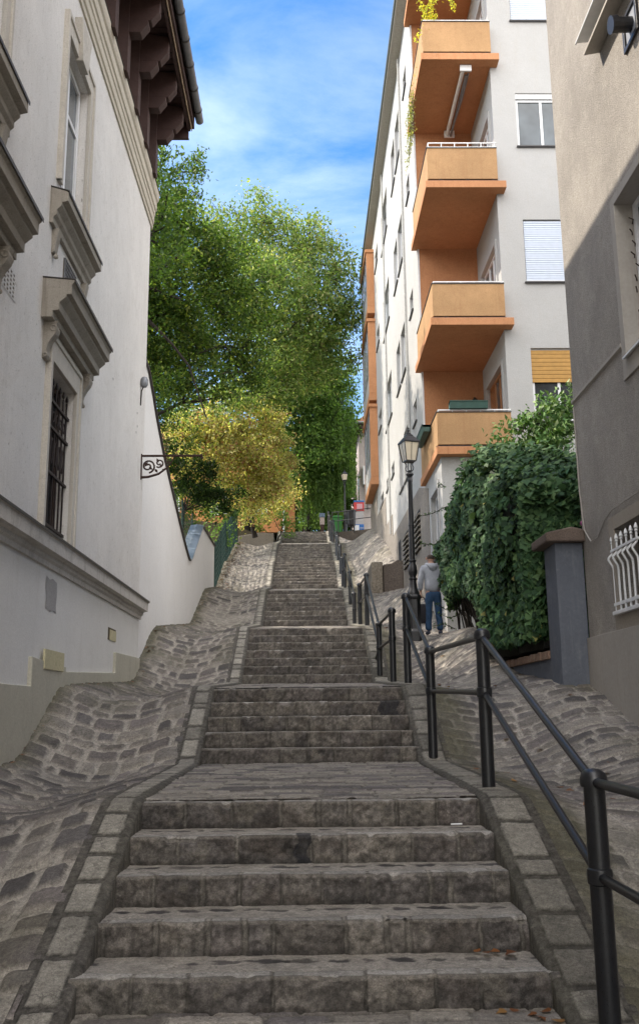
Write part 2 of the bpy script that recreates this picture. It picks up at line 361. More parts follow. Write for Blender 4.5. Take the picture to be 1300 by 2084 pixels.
def cobble(u, v, cw, ch, k, joint=0.02, rad=0.045, wob=0.05, edge=0.014):
    v2 = v + wob * (fbm(u * 1.6, v * 1.3, k) - .5) * 2 + 0.018 * (vn(u * 9, v * 9, k + 2) - .5)
    u2 = u + wob * (fbm(u * 1.9 + 9, v * 1.6, k + 1) - .5) * 2 + 0.018 * (vn(u * 8 + 5, v * 8, k + 3) - .5)
    r, dv = cells(v2, ch, k); c, du = cells2(u2, r, cw, k)
    a = rad - du; b = rad - dv
    sd_ = np.where((a > 0) & (b > 0), rad - np.hypot(np.maximum(a, 0), np.maximum(b, 0)), np.minimum(du, dv))
    sd_ = sd_ + 0.010 * (vn(u * 30, v * 30, k + 7) - .5) + 0.012 * (vn(u * 12, v * 12, k + 8) - .5)
    idv = _h(c.astype(np.int64), r.astype(np.int64), k + 9)
    idw = _h(c.astype(np.int64), r.astype(np.int64), k + 10)
    j2 = joint * (0.6 + 1.1 * idw)
    m = sst(j2, j2 + edge, sd_)
    return m, idv, idw, sd_
PAL = np.array([(0.132, 0.120, 0.112), (0.165, 0.152, 0.140), (0.118, 0.110, 0.110), (0.190, 0.177, 0.164), (0.150, 0.135, 0.132), (0.090, 0.084, 0.084), (0.205, 0.190, 0.172)])
def stonecol(idv, idw):
    i = np.clip((idv * len(PAL)).astype(int), 0, len(PAL) - 1)
    return PAL[i] * 1.25 * (0.8 + 0.4 * idw)[..., None]
MORT = np.array((0.385, 0.36, 0.325))

def ramp_mesh(name, x0, x1, y0, y1, res, hf, cw, ch, k, joint, mossx, label, relief=0.024, msign=1):
    nx = max(8, int((x1 - x0) / res)); ny = int((y1 - y0) / res / 1.05)
    x = np.linspace(x0, x1, nx); y = np.linspace(y0, y1, ny); X, Y = np.meshgrid(x, y, indexing='ij')
    m, a, b, sd_ = cobble(X, Y + 0.10 * np.sin((X - x0) * 1.3), cw, ch, k, joint, 0.055, 0.03, 0.016)
    cover = sst(0.60, 0.75, fbm(X * 1.4, Y * 1.2, k + 30)); m2 = m * (1 - 0.65 * cover)
    z = hf(X, Y) + relief * m2 * (0.75 + 0.5 * a) + 0.008 * m2 * np.minimum(sd_, 0.05) / 0.05 + 0.008 * (fbm(X * 14, Y * 14, k + 31) - .5) + 0.010 * m2 * (vn(X * 7, Y * 7, k) - .5)
    C = MORT * (0.85 + 0.3 * fbm(X * 6, Y * 6, k + 40))[..., None]
    C = C * (1 - m2[..., None]) + stonecol(a, b) * m2[..., None]
    crack = (1 - sst(0.0, 0.010, np.abs(sd_ - joint * 1.0))) * 0.35
    C = C * (1 - crack[..., None])
    ms = sst(0.45, 0.0, np.abs(X - mossx)) * (0.3 + 0.9 * fbm(X * 3, Y * 2.2, k + 50)); ms = np.clip(ms + 0.35 * sst(0.6, 0.8, fbm(X * 1.1, Y * 0.9, k + 60)), 0, 0.75)
    C = C * (1 - ms[..., None]) + np.array((0.100, 0.095, 0.055)) * ms[..., None]
    V = np.stack([X, Y, z], -1).reshape(-1, 3)
    me = np_mesh(name, V, grid_faces(nx, ny), C.reshape(-1, 3))
    return tag(link(name, me, M_ramp), label, None, None, 'structure')

for i, (y0, y1, res) in enumerate([(2.2, 9.0, 0.0125), (9.0, 14.5, 0.016), (14.5, 22.5, 0.026), (22.5, 47.0, 0.045)]):
    ramp_mesh('cobbled_ramp', -3.32, -1.41, y0, y1, res, left_h, 0.30, 0.225, 11, 0.026, -3.25, 'cobbled gutter ramp between the stairs and the white villa')
for i, (y0, y1, res) in enumerate([(2.0, 9.0, 0.0125), (9.0, 14.5, 0.016), (14.5, 22.5, 0.026), (22.5, 51.0, 0.045)]):
    ramp_mesh('cobbled_path', 1.56, 3.85, y0, y1, res, right_h, 0.33, 0.19, 77, 0.017, 1.7, 'cobbled slope right of the handrail', 0.014)

# ---- stairs
def stair_flight(idx, a, b, z0, z1, n):
    r = (z1 - z0) / n; tr = (b - a) / (n - 1); res = max(0.008, a * 0.00135)
    nx = int((XR - XL + 0.1) / res); x = np.linspace(XL - 0.05, XR + 0.05, nx)
    k = 200 + idx * 20
    VV = []; CC = []; FF = []; off = 0
    for s in range(n):
        yn = a + s * tr; zb = z0 + s * r; zt = zb + r
        back = tr if s < n - 1 else 0.16
        nr = max(5, int(r / res)); nb = 5 if res < .03 else 3; ntd = max(6, int(back / res))
        # profile coordinate: (y, z, kind) kind 0 riser..1 nosing..2 tread
        rr = 0.022
        prof = [(yn, zb - 0.03 + (r - rr + 0.03) * t, 0.0) for t in np.linspace(0, 1, nr)]
        prof += [(yn + rr - rr * cos(q), zt - rr + rr * sin(q), 1.0) for q in np.linspace(0, pi / 2, nb + 2)[1:]]
        prof += [(yn + rr + (back - rr + 0.02) * t, zt, 2.0) for t in np.linspace(0, 1, ntd)[1:]]
        pf = np.array(prof); X, PY = np.meshgrid(x, pf[:, 0], indexing='ij'); _, PZ = np.meshgrid(x, pf[:, 1], indexing='ij'); _, K = np.meshgrid(x, pf[:, 2], indexing='ij')
        row = np.full_like(X, s * 3 + 1.0)
        xw = X + 0.012 * (vn(PZ * 20, X * 3, k + s) - .5) + 0.01 * (vn(PY * 14, X * 2, k + s) - .5)
        ci, du = cells2(xw, row, 0.29, k, 0.30)
        ida = _h(ci.astype(np.int64), row.astype(np.int64), k + 1); idb = _h(ci.astype(np.int64), row.astype(np.int64), k + 2)
        jw = 0.006 + 0.022 * (idb > 0.6)
        gm = sst(0.0, 0.014, du - jw * 0.5)            # 1 in stone
        ty = PY - yn                                    # depth behind nosing
        edge = 0.115 + 0.03 * (vn(X * 5, X * 0 + s, k + 4) - .5) + 0.02 * (idb - .5)
        band = 1 - sst(0, 0.012, ty - edge)             # stone top band
        # sunk small stones in the mortar
        c2, du2 = cells2(X + 0.01 * (vn(X * 9, PY * 9, k) - .5), row + 50, 0.185, k + 6, 0.25)
        id2 = _h(c2.astype(np.int64), row.astype(np.int64), k + 7)
        cy = edge + (back - edge) * (0.62 + 0.12 * (id2 - .5)); hw = 0.030 + 0.018 * id2
        hwd = 0.0925 * (0.75 + .5 * id2) * 0.80; d2 = (1 - np.hypot(np.maximum(0.092 - du2, 0) / hwd, (ty - cy) / (hw * 1.15)) + 0.9 * (vn(X * 22, PY * 26, k + 9) - .5)) * 0.03
        sm = sst(0, 0.010, d2) * (id2 > 0.22) * (K > 1.5)
        if s == n - 1: sm = sm * 0
        istread = (K > 1.5).astype(float)
        stone = np.where(K > 1.5, band * gm, gm)
        big = fbm(X * 7 + ida * 30, PZ * 9 + PY * 5, k + 11); fin = fbm(X * 26, PZ * 26 + PY * 22, k + 12); chip = sst(0.60, 0.80, fbm(X * 9, PZ * 3 + s * 7, k + 13))
        nose = np.exp(-((K - 1.0) ** 2) * 0 - ((PY - yn - 0.01) / 0.03) ** 2 - ((PZ - zt + 0.01) / 0.03) ** 2)
        rough_r = (1 - istread)
        Yd = PY - rough_r * (0.040 * (big - .5) + 0.022 * (fin - .5) + 0.014 * (ida - .5)) * 1.0 + (1 - stone) * (1 - istread) * 0.012 + nose * chip * 0.018
        Zd = PZ + istread * (0.006 * (fin - .5) + 0.010 * (fbm(X * 4, PY * 4, k + 14) - .5) + 0.006 * band * (ida - .5) - (1 - gm) * band * 0.005 - (1 - band) * 0.004 - sm * 0.003)
        Zd = Zd - nose * chip * 0.030 + nose * 0.008 * (vn(X * 6, X * 0, k + 15) - .5) + (K == 1.0) * 0.006 * (ida - .5)
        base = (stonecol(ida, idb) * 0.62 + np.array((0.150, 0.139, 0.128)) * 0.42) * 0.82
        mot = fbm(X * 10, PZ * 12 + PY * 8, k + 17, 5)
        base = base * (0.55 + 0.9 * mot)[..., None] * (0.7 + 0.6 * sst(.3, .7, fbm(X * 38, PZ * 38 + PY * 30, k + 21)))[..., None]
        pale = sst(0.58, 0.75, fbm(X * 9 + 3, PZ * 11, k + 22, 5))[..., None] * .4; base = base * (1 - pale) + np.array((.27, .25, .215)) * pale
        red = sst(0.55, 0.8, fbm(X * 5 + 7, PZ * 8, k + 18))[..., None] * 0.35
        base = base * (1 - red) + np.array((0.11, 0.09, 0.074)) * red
        foot_dark = (1 - istread) * sst(0.05, 0.0, PZ - zb) * 0.4  # riser colour darker towards its foot
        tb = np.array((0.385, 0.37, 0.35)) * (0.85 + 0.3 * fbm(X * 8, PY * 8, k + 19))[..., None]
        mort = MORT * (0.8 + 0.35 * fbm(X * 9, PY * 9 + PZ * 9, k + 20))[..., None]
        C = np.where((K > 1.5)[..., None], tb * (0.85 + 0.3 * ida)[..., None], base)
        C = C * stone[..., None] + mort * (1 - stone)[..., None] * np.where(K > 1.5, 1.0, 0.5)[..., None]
        C = C * (1 - sm[..., None]) + stonecol(id2, ida) * 0.62 * sm[..., None]
        C = C * (1 - foot_dark[..., None])
        lj = np.exp(-((du - jw * .5 - .003) / .0055) ** 2) * (0.25 + 0.55 * fbm(X * 6, PZ * 9, k + 23)) * np.where(K > 1.5, band, 1.0); C = C * (1 - lj[..., None])
        ln = np.exp(-((ty - edge) / 0.006) ** 2) * istread * 0.45; C = C * (1 - ln[..., None])
        hl = (K == 1.0) * 0.35; C = C * (1 - hl[..., None]) + np.array((0.27, 0.25, 0.22)) * hl[..., None]
        if idx == 0 and s == 3 or idx == 1 and s == 3:
            xx = -0.02 if idx == 0 else 1.05
            dk = (np.abs(X - xx - 0.02 * np.sin(PZ * 40)) < (0.045 if idx == 0 else .12)) * (ty < 0.13) * (K < 2.5)
            C = C * (1 - 0.75 * dk[..., None]) + np.array((0.012, 0.014, 0.02)) * dk[..., None]
        VV.append(np.stack([X, Yd, Zd], -1).reshape(-1, 3)); CC.append(C.reshape(-1, 3))
        FF.append(grid_faces(nx, len(prof)) + off); off += nx * len(prof)
    me = np_mesh('stone_stairs', np.concatenate(VV), np.concatenate(FF), np.concatenate(CC))
    tag(link('stone_stairs', me, M_stair), 'flight of worn grey stone steps', None, None, 'structure')
for i, f in enumerate(FL): stair_flight(i, *f)

# landings
def landing(y0, y1, z0, z1, res, k, cw=0.30, ch=0.155, x0=XL - 0.03, x1=XR + 0.03):
    nx = int((x1 - x0) / res); ny = max(6, int((y1 - y0) / res)); x = np.linspace(x0, x1, nx); y = np.linspace(y0, y1, ny)
    X, Y = np.meshgrid(x, y, indexing='ij')
    m, a, b, sd_ = cobble(X, Y, cw, ch, k, 0.006, 0.02, 0.03, 0.010)
    z = z0 + (z1 - z0) * (Y - y0) / (y1 - y0) + 0.012 * m * (0.6 + a) + 0.006 * (fbm(X * 12, Y * 12, k) - .5)
    C = MORT * 0.75 * (0.85 + 0.3 * fbm(X * 6, Y * 6, k))[..., None]
    st = stonecol(a, b) * 1.12; pale = (b < 0.45)[..., None]; st = np.where(pale, np.array((0.30, 0.28, 0.25)) * (0.85 + .3 * a)[..., None], st)
    C = C * (1 - m[..., None]) + st * m[..., None]
    C = C * (1 - 0.5 * (1 - sst(0, 0.012, np.abs(sd_ - 0.006)))[..., None])
    me = np_mesh('landing', np.stack([X, Y, z], -1).reshape(-1, 3), grid_faces(nx, ny), C.reshape(-1, 3))
    tag(link('landing', me, M_ramp), 'landing paved with flat grey setts between two flights', None, None, 'structure')
landing(1.5, 5.19, 0.0, 0.0, 0.014, 300)
for i in range(6):
    a = FL[i]; b = FL[i + 1]; landing(a[1] + 0.13, b[0] + 0.02, a[3] - 0.001, b[2], max(0.012, a[1] * 0.0014), 301 + i)
landing(52.28, 62.0, 11.545, 11.545, 0.08, 320, 0.3, 0.2, -6, 4.6)

# kerbs
def kerb(xi, xo, y0, y1, res, k):
    """xi: edge at the stairs, xo: outer edge"""
    s = 1 if xo > xi else -1
    w = abs(xo - xi)
    us = np.concatenate([np.array([-0.001]), np.linspace(0.0, w, max(6, int(w / res))), np.array([w + 0.015, w + 0.02])])
    y = np.arange(y0, y1, res); U, Y = np.meshgrid(us, y, indexing='ij')
    zero = np.zeros_like(Y)
    ci, dv = cells(Y + 0.02 * (vn(U * 5, Y * 3, k) - .5), 0.30, k, 0.42)
    ida = _h(ci.astype(np.int64), ci.astype(np.int64) * 0 + 1, k); idb = _h(ci.astype(np.int64), ci.astype(np.int64) * 0 + 2, k)
    inn = np.minimum(U - 0.055, (w - 0.045) - U)
    sdv = np.minimum(dv - 0.018, inn) + 0.012 * (vn(U * 25, Y * 25, k + 3) - .5)
    m = sst(0, 0.014, sdv) * (idb > 0.06)
    z = P1(Y) + 0.035 + 0.010 * m - 0.005 + 0.008 * (fbm(U * 20, Y * 20, k + 4) - .5) + 0.006 * (ida - .5)
    z = z - 0.018 * sst(0.03, 0.0, U) * 1.0
    z[0, :] -= 0.36; z[-1, :] -= 0.12
    X = xi + s * np.clip(U, 0, w + 0.02) + s * np.where(U < 0.01, 0.006 * (vn(Y * 20, Y * 0, k + 6) - .5), 0)
    C = np.array((0.125, 0.117, 0.105)) * (0.4 + 1.2 * fbm(U * 45, Y * 45, k + 7))[..., None] * (1 - m[..., None]) + np.array((0.38, 0.362, 0.325)) * (0.7 + 0.5 * ida)[..., None] * m[..., None]
    C = C * (1 - 0.5 * (1 - sst(0, 0.008, np.abs(sdv)))[..., None])
    gr = np.clip(0.5 * fbm(U * 2, Y * 0.8, k + 9) - 0.22 + (0.15 if s > 0 else 0), 0, .5)[..., None]; C = C * (1 - gr) + np.array((0.12, 0.115, 0.07)) * gr
    nu, nv = U.shape
    me = np_mesh('kerb', np.stack([X, Y, z], -1).reshape(-1, 3), grid_faces(nu, nv, s < 0), C.reshape(-1, 3))
    tag(link('kerb', me, M_kerb), 'sloping granite block kerb along the steps', None, None, 'structure')
for (y0, y1, res) in [(2.0, 9.0, 0.011), (9.0, 22.0, 0.02), (22.0, 52.3, 0.05)]:
    kerb(XL, XL - 0.27, y0, y1, res, 400); kerb(XR, XR + 0.34, y0, y1, res, 450)

# ground sheet: one terrain to the horizon, below paving
def terrain():
    xs = np.unique(np.concatenate([[-900, -300, -100, -40, -20, -12, -8, -5.5, -4.2, -3.6], np.linspace(-3.3, 3.9, 9), [4.4, 5.5, 8, 12, 20, 40, 100, 300, 900]]))
    ys = np.concatenate([[-900, -300, -80, -30, -12], np.arange(-6, 62, 1.0), [70, 90, 140, 300, 900]])
    X, Y = np.meshgrid(xs, ys, indexing='ij')
    z = np.minimum(P2(np.clip(Y, -12, 60)), PR(np.clip(Y, -12, 60))) - 0.45
    z = np.where(X < -3.5, P2(np.clip(Y, -12, 60)) + 0.1, z)
    z = np.where((X > 4.0), PR(np.clip(Y, -12, 60)) + 0.1, z)
    z = np.where((Y > 53), 11.42, z)
    me = np_mesh('ground', np.stack([X, Y, z], -1).reshape(-1, 3), grid_faces(*X.shape))
    tag(link('ground', me, M_dirt), 'garden soil around the houses', None, None, 'structure')
terrain()
# ------------------------------------------------------------------ wall with holes
def holed_wall(mb, axis, c, u0, u1, z0, z1, holes, depth, sgn):
    """wall face at plane axis(0:x,1:y)=c; holes (ua,ub,za,zb); reveals go depth into sgn direction; back is closed by a panel"""
    us = sorted(set([u0, u1] + [h[0] for h in holes] + [h[1] for h in holes])); zs = sorted(set([z0, z1] + [h[2] for h in holes] + [h[3] for h in holes]))
    P = (lambda u, z, d=0: (c + sgn * d, u, z)) if axis == 0 else (lambda u, z, d=0: (u, c + sgn * d, z))
    for i in range(len(us) - 1):
        for j in range(len(zs) - 1):
            um = (us[i] + us[i + 1]) / 2; zm = (zs[j] + zs[j + 1]) / 2
            if any(h[0] < um < h[1] and h[2] < zm < h[3] for h in holes): continue
            mb.add([P(us[i], zs[j]), P(us[i + 1], zs[j]), P(us[i + 1], zs[j + 1]), P(us[i], zs[j + 1])], [(0, 1, 2, 3)])
    for (a, b, p, q) in holes:
        e = depth
        mb.add([P(a, p), P(b, p), P(b, p, e), P(a, p, e)], [(0, 1, 2, 3)]); mb.add([P(a, q), P(b, q), P(b, q, e), P(a, q, e)], [(0, 1, 2, 3)])
        mb.add([P(a, p), P(a, q), P(a, q, e), P(a, p, e)], [(0, 1, 2, 3)]); mb.add([P(b, p), P(b, q), P(b, q, e), P(b, p, e)], [(0, 1, 2, 3)])
def frame_mb(axis, c, a, b, p, q, t, d, mull=(), trans=()):
    """window frame as bars around (a,b,p,q) at plane c thickness d (outwards +), bar width t"""
    m = MB()
    def bx(u0, u1, z0, z1, c0, c1):
        if axis == 0: m.box(min(c0, c1), max(c0, c1), u0, u1, z0, z1)
        else: m.box(u0, u1, min(c0, c1), max(c0, c1), z0, z1)
    bx(a, b, p, p + t, c, c + d); bx(a, b, q - t, q, c, c + d); bx(a, a + t, p + t, q - t, c, c + d); bx(b - t, b, p + t, q - t, c, c + d)
    for u in mull: bx(u - t * .6, u + t * .6, p + t, q - t, c, c + d * .9)
    for z in trans:
        es = [a + t] + [x for u in mull for x in (u - t * .6, u + t * .6)] + [b - t]
        for i in range(0, len(es), 2): bx(es[i], es[i + 1], z - t * .5, z + t * .5, c, c + d * .8)
    return m
def pane_mb(axis, c, a, b, p, q, th=0.006):
    m = MB()
    if axis == 0: m.box(c - th, c + th, a, b, p, q)
    else: m.box(a, b, c - th, c + th, p, q)
    return m

# ================================================================== the white villa
XW = -3.2; YE = 18.15
villa = empty('villa', (-3.2, 18.15, 2.0), 'white plastered villa with grey window hoods and brown timber eaves on the left', 'house')
YC = [11.87, 8.12, 4.37, 0.62]           # window axes
holes = []
for yc in YC: holes += [(yc - .63, yc + .63, 8.36, 10.66), (yc - .63, yc + .63, 3.72, 5.90)]
vent_c = [(9.23, 9.76, 5.98, 6.22)]
m = MB()
holed_wall(m, 0, XW, -9, YE, 3.45, 12.0, holes, 0.42, -1)
m.add([(XW, YE, -.5), (XW, YE, 14.1), (-13, YE, 14.1), (-13, YE, -.5)], [(0, 1, 2, 3)])
m.add([(-13, -9, -.5), (-13, -9, 14), (-13, YE, 14), (-13, YE, -.5)], [(0, 1, 2, 3)])
m.add([(XW, -9, -.5), (XW, -9, 14), (-13, -9, 14), (-13, -9, -.5)], [(0, 1, 2, 3)])
m.add([(XW, -9, 12.0), (XW, YE, 12.0), (XW, YE, 14.1), (XW, -9, 14.1)], [(0, 1, 2, 3)])
m.build('wall', M_white, villa)
m = MB(); m.add([(XW - .002, -9, -1), (XW - .002, YE - .004, -1), (XW - .002, YE - .004, 3.47), (XW - .002, -9, 3.47)], [(0, 1, 2, 3)])
# recess of the little yellow vent is its own part
m.build('lower_wall', M_lowpl, villa)
# stepped plinth, 4 cm proud
m = MB()
poly = [(-9, -1), (18.20, -1), (18.20, 2.55), (15.88, 2.52), (15.88, 2.18), (12.6, 2.06), (12.6, 2.12), (11.9, 2.13), (11.02, 2.17), (11.02, 1.83), (-9, 1.80)]
m.ext(poly, 0, XW - .02, XW + .045); m.build('plinth', M_plinth, villa, bevel=0.008)
M_yellow = plaster('yellow_cover', (0.60, 0.55, 0.36), var=0.1, stain=(0.3, 0.27, 0.2), stain_amt=.3, grain=30)
m = MB(); m.box(XW + .03, XW + .06, 11.5, 12.42, 2.05, 2.29); m.build('meter_cover', M_yellow, villa, bevel=.004)
m = MB(); m.box(XW - .04, XW + .003, 15.38, 16.0, 2.70, 2.90); m.build('vent_slot', simple('slot_dark', (0.10, 0.08, 0.05), .9), villa)
m = MB(); m.box(XW + .0035, XW + .012, 15.50, 16.0, 2.70, 2.87); m.build('vent_cover', M_yellow, villa)
M_patch = plaster('grey_mortar_patch', (0.45, 0.44, 0.44), var=.15, grain=60)
m = MB(); m.add([(XW + .004, 11.58 + a, b) for a, b in [(0, 3.20), (.16, 3.17), (.3, 3.2), (.5, 3.17), (.53, 3.0), (.50, 2.86), (.53, 2.78), (.36, 2.80), (.22, 2.77), (.12, 2.80), (.02, 2.79), (.04, 2.95), (-.02, 3.05)]], [tuple(range(13))]); m.build('mortar_patch', M_patch, villa)
# string course with sloping zinc top
prof = [(0, 3.30), (.035, 3.30), (.035, 3.36), (.07, 3.385), (.07, 3.43), (.10, 3.45), (.16, 3.45), (.16, 3.61), (.175, 3.625), (.175, 3.64), (0, 3.74)]
m = MB(); m.ext([(XW + a, b) for a, b in prof][::1], 1, -9, 18.27); m.build('string_course', M_trim and plaster('string_plaster', (0.62, 0.59, 0.55), var=.15, stain=(.2, .17, .14), stain_amt=.6, streak=1, grain=50), villa)
m = MB(); m.ext([(XW - .0, 3.742), (XW + .182, 3.648), (XW + .182, 3.62), (XW + .188, 3.62), (XW + .188, 3.655), (XW, 3.75)], 1, -9, 18.28); m.build('flashing', simple('dark_flashing', (0.07, 0.065, 0.06), .5, .3), villa)
# stepped moulding under the eaves
prof = [(0, 11.62), (.03, 11.62), (.03, 11.72), (.055, 11.74), (.055, 11.90), (.075, 11.92), (.075, 12.02), (.10, 12.04), (.10, 12.22), (.13, 12.25), (.15, 12.33), (.15, 12.42), (0, 12.50)]
m = MB(); m.ext([(XW + a, b) for a, b in prof], 1, -9, 18.27)
m.build('eaves_moulding', plaster('moulding_plaster', (0.60, 0.55, 0.46), var=.12, stain=(.25, .2, .16), stain_amt=.4, streak=.3, grain=40), villa)
m = MB(); m.ext([(XW, 12.505), (XW + .155, 12.425), (XW + .165, 12.43), (XW, 12.53)], 1, -9, 18.28); m.build('flashing', bpy.data.materials['dark_flashing'], villa)

M_slat = simple('grille_iron', (0.028, 0.018, 0.016), 0.6, var=.4, scale=30, bump=.2)
for k, yc in enumerate(YC):
    far = (k == 0)
    # surround (raised frame) and sill, upper
    for (zb, zt, low) in ((8.36, 10.66, 0), (3.72, 5.90, 1)):
        m = MB(); s_ = .16; pr = .05
        a, b = yc - .63, yc + .63
        ztop = zt + (.24 if not low else .30)
        for (y0, y1, z0, z1) in ((a - s_, a, zb, ztop), (b, b + s_, zb, ztop), (a, b, zt, ztop)):
            m.box(XW - .01, XW + pr, y0, y1, z0, z1)
        m.box(XW - .01, XW + pr + .025, a - s_ - .02, a - s_ + .04, zb, ztop + .02); m.box(XW - .01, XW + pr + .025, b + s_ - .04, b + s_ + .02, zb, ztop + .02)
        m.box(XW - .01, XW + pr + .024, a - s_ + .041, b + s_ - .041, ztop - .04, ztop + .02)
        if not low: m.ext([(yc - .16, 10.62), (yc + .16, 10.62), (yc + .24, 11.0), (yc + .30, 11.22), (yc - .30, 11.22), (yc - .24, 11.0)], 0, XW, XW + .11)
        m.build('window_surround', plaster('surround_%d%d' % (k, low), (0.60, 0.56, 0.50), var=.15, stain=(.26, .22, .18), stain_amt=.5, grain=60, pits=.4) if k == 0 else bpy.data.materials['surround_0%d' % low], villa, bevel=.006)
        # frame in reveal
        xf = XW - (.25 if low else .17)
        f = frame_mb(0, xf, a + .02, b - .02, zb + .02, zt - .02, .07, .06, (yc,), (zb + (zt - zb) * .66,)).build('window', M_pvc if not low else simple('brown_window', (0.05, 0.03, 0.022), .5) if k == 0 else bpy.data.materials['brown_window'], villa, bevel=.004)
        pane_mb(0, xf + .02, a + .05, b - .05, zb + .05, zt - .05).build('pane', M_glass if low else M_glassd, f)
        m = MB(); m.box(xf - .06, xf - .05, a, b, zb, zt); m.build('curtain', M_curtain if not low else M_glass, f)
        if low:
            m = MB()
            xg = XW - .07
            for z in (3.86, 4.55, 5.15, 5.50): m.box(xg - .012, xg + .028, a - .01, b - .02, z - .018, z + .018)
            nb = 7
            for i in range(nb):
                y = a + .09 + (b - a - .18) * i / (nb - 1); m.tube([(xg, y, 3.74), (xg, y, 5.72)], .014, 6)
                m.lathe([(.0, 0), (.02, .03), (.022, .06), (.0, .12)], (xg, y, 5.72), 6)
            for i in range(nb - 1):
                y = a + .09 + (b - a - .18) * (i + .5) / (nb - 1)
                pts = [(xg, y + .045 * cos(q), 4.86 + .16 * sin(q)) for q in np.linspace(0, 2 * pi, 13)]
                m.tube(pts, .009, 5)
                pts = [(xg, y + .05 * cos(q), 5.33 + .07 * sin(q)) for q in np.linspace(0, 2 * pi, 11)]
                m.tube(pts, .009, 5)
            m.build('window_grille', M_slat, villa)
    # projecting sill (upper) with brackets
    prof = [(0, 7.62), (.05, 7.62), (.05, 7.70), (.09, 7.74), (.09, 7.80), (.15, 7.86), (.15, 7.90), (.23, 7.92), (.23, 8.04), (.20, 8.06), (0, 8.12)]
    m = MB(); m.ext([(XW + p, z) for p, z in prof], 1, yc - 1.0, yc + .97)
    for s_ in (-1, 1):
        yy0 = yc + s_ * .78
        m.ext([(XW, 7.28), (XW + .04, 7.30), (XW + .055, 7.42), (XW + .09, 7.62), (XW, 7.62)], 1, yy0 - .07, yy0 + .07)
        m.lathe([(.0, 0), (.035, .02), (.03, .06), (.0, .08)], (XW + .045, yy0, 7.22), 8)
    m.build('window_sill', M_trim, villa, bevel=.006)
    m = MB(); m.ext([(XW, 8.125), (XW + .235, 8.055), (XW + .24, 8.02), (XW + .246, 8.02), (XW + .246, 8.062), (XW, 8.135)], 1, yc - 1.01, yc + .98); m.build('sill_flashing', bpy.data.materials['dark_flashing'], villa)
    # big hood over lower window with console brackets
    prof = [(0, 6.28), (.14, 6.28), (.14, 6.36), (.22, 6.37), (.22, 6.47), (.30, 6.54), (.30, 6.57), (.36, 6.58), (.36, 6.70), (.39, 6.73), (.39, 6.765), (0, 6.80)]
    m = MB(); m.ext([(XW + p, z) for p, z in prof], 1, yc - 1.13, yc + 1.17)
    m.box(XW, XW + .05, yc - .85, yc + .85, 6.22, 6.282)
    m.build('window_hood', M_trim, villa, bevel=.006)
    m = MB(); m.ext([(XW, 6.804), (XW + .392, 6.768), (XW + .40, 6.73), (XW + .406, 6.73), (XW + .406, 6.775), (XW, 6.815)], 1, yc - 1.14, yc + 1.18); m.build('hood_flashing', bpy.data.materials['dark_flashing'], villa)
    for s_ in (-1, 1):
        m = MB(); yy0 = yc + s_ * .92
        cv = [(0, 5.80), (.04, 5.81), (.06, 5.85), (.05, 5.91), (.06, 5.97), (.10, 6.05), (.15, 6.12), (.17, 6.18), (.155, 6.23), (.18, 6.28), (0, 6.28)]
        m.ext([(XW + p, z) for p, z in cv], 1, yy0 - .075, yy0 + .075)
        for r_, px_, pz_ in ((.035, .125, 6.19), (.022, .04, 5.84)):
            for e in (-1, 1):
                pts = [(XW + px_ + r_ * cos(q), yy0 + e * .08, pz_ + r_ * sin(q)) for q in np.linspace(0, 2 * pi, 11)]
                m.tube(pts, .012, 5)
        m.build('console_bracket', M_trim, villa, bevel=.004)
# grid vents
for (y0, y1, z0, z1, nm) in ((9.23, 9.72, 6.02, 6.30, 0), (11.62, 12.22, 7.12, 7.52, 1)):
    m = MB()
    if nm == 0:
        m.box(XW - .01, XW + .002, y0, y1, z0, z1); fo = m.build('vent', bpy.data.materials['slot_dark'], villa)
        m = MB(); holed_wall(m, 0, XW + .006, y0 - .03, y1 + .03, z0 - .02, z1 + .02, [(y0 + .1 * i, y0 + .1 * i + .05, z0 + .05 * j, z0 + .05 * j + .028) for i in range(5) for j in range(6)], .004, -1)
        m.build('vent_plate', M_white, fo)
    else:
        m.box(XW - .01, XW + .012, y0, y1, z0, z1); fo = m.build('vent', bpy.data.materials['slot_dark'], villa)
        m = MB()
        for i in range(9): m.box(XW + .013, XW + .028, y0 + .07 * i, y0 + .07 * i + .012, z0, z1)
        for j in range(7): m.box(XW + .0285, XW + .036, y0, y1, z0 + .063 * j, z0 + .063 * j + .01)
        m.build('vent_mesh', M_zinc, fo)
# timber posts and stepped brackets
def bracket(parent, y, mat):
    m = MB(); h = .115
    m.ext([(XW + .02, 12.50), (XW + .06, 12.40), (XW + .22, 12.34), (XW + .22, 13.98), (XW + .02, 13.98)], 1, y - h, y + h)
    h2 = h - .012
    m.ext([(XW + .215, 13.12), (XW + .42, 13.12), (XW + .55, 13.30), (XW + .55, 13.36), (XW + .215, 13.36)], 1, y - h2, y + h2)
    m.ext([(XW + .215, 13.365), (XW + .60, 13.365), (XW + .74, 13.55), (XW + .74, 13.62), (XW + .215, 13.62)], 1, y - h2 + .012, y + h2 - .012)
    m.ext([(XW + .215, 13.625), (XW + .745, 13.625), (XW + .745, 13.90), (XW + .215, 13.98)], 1, y - h2 + .03, y + h2 - .03)
    return m.build('timber_bracket', mat, parent, bevel=.008)
y = 17.42
while y > -2: bracket(villa, y, M_brown); y -= 1.04
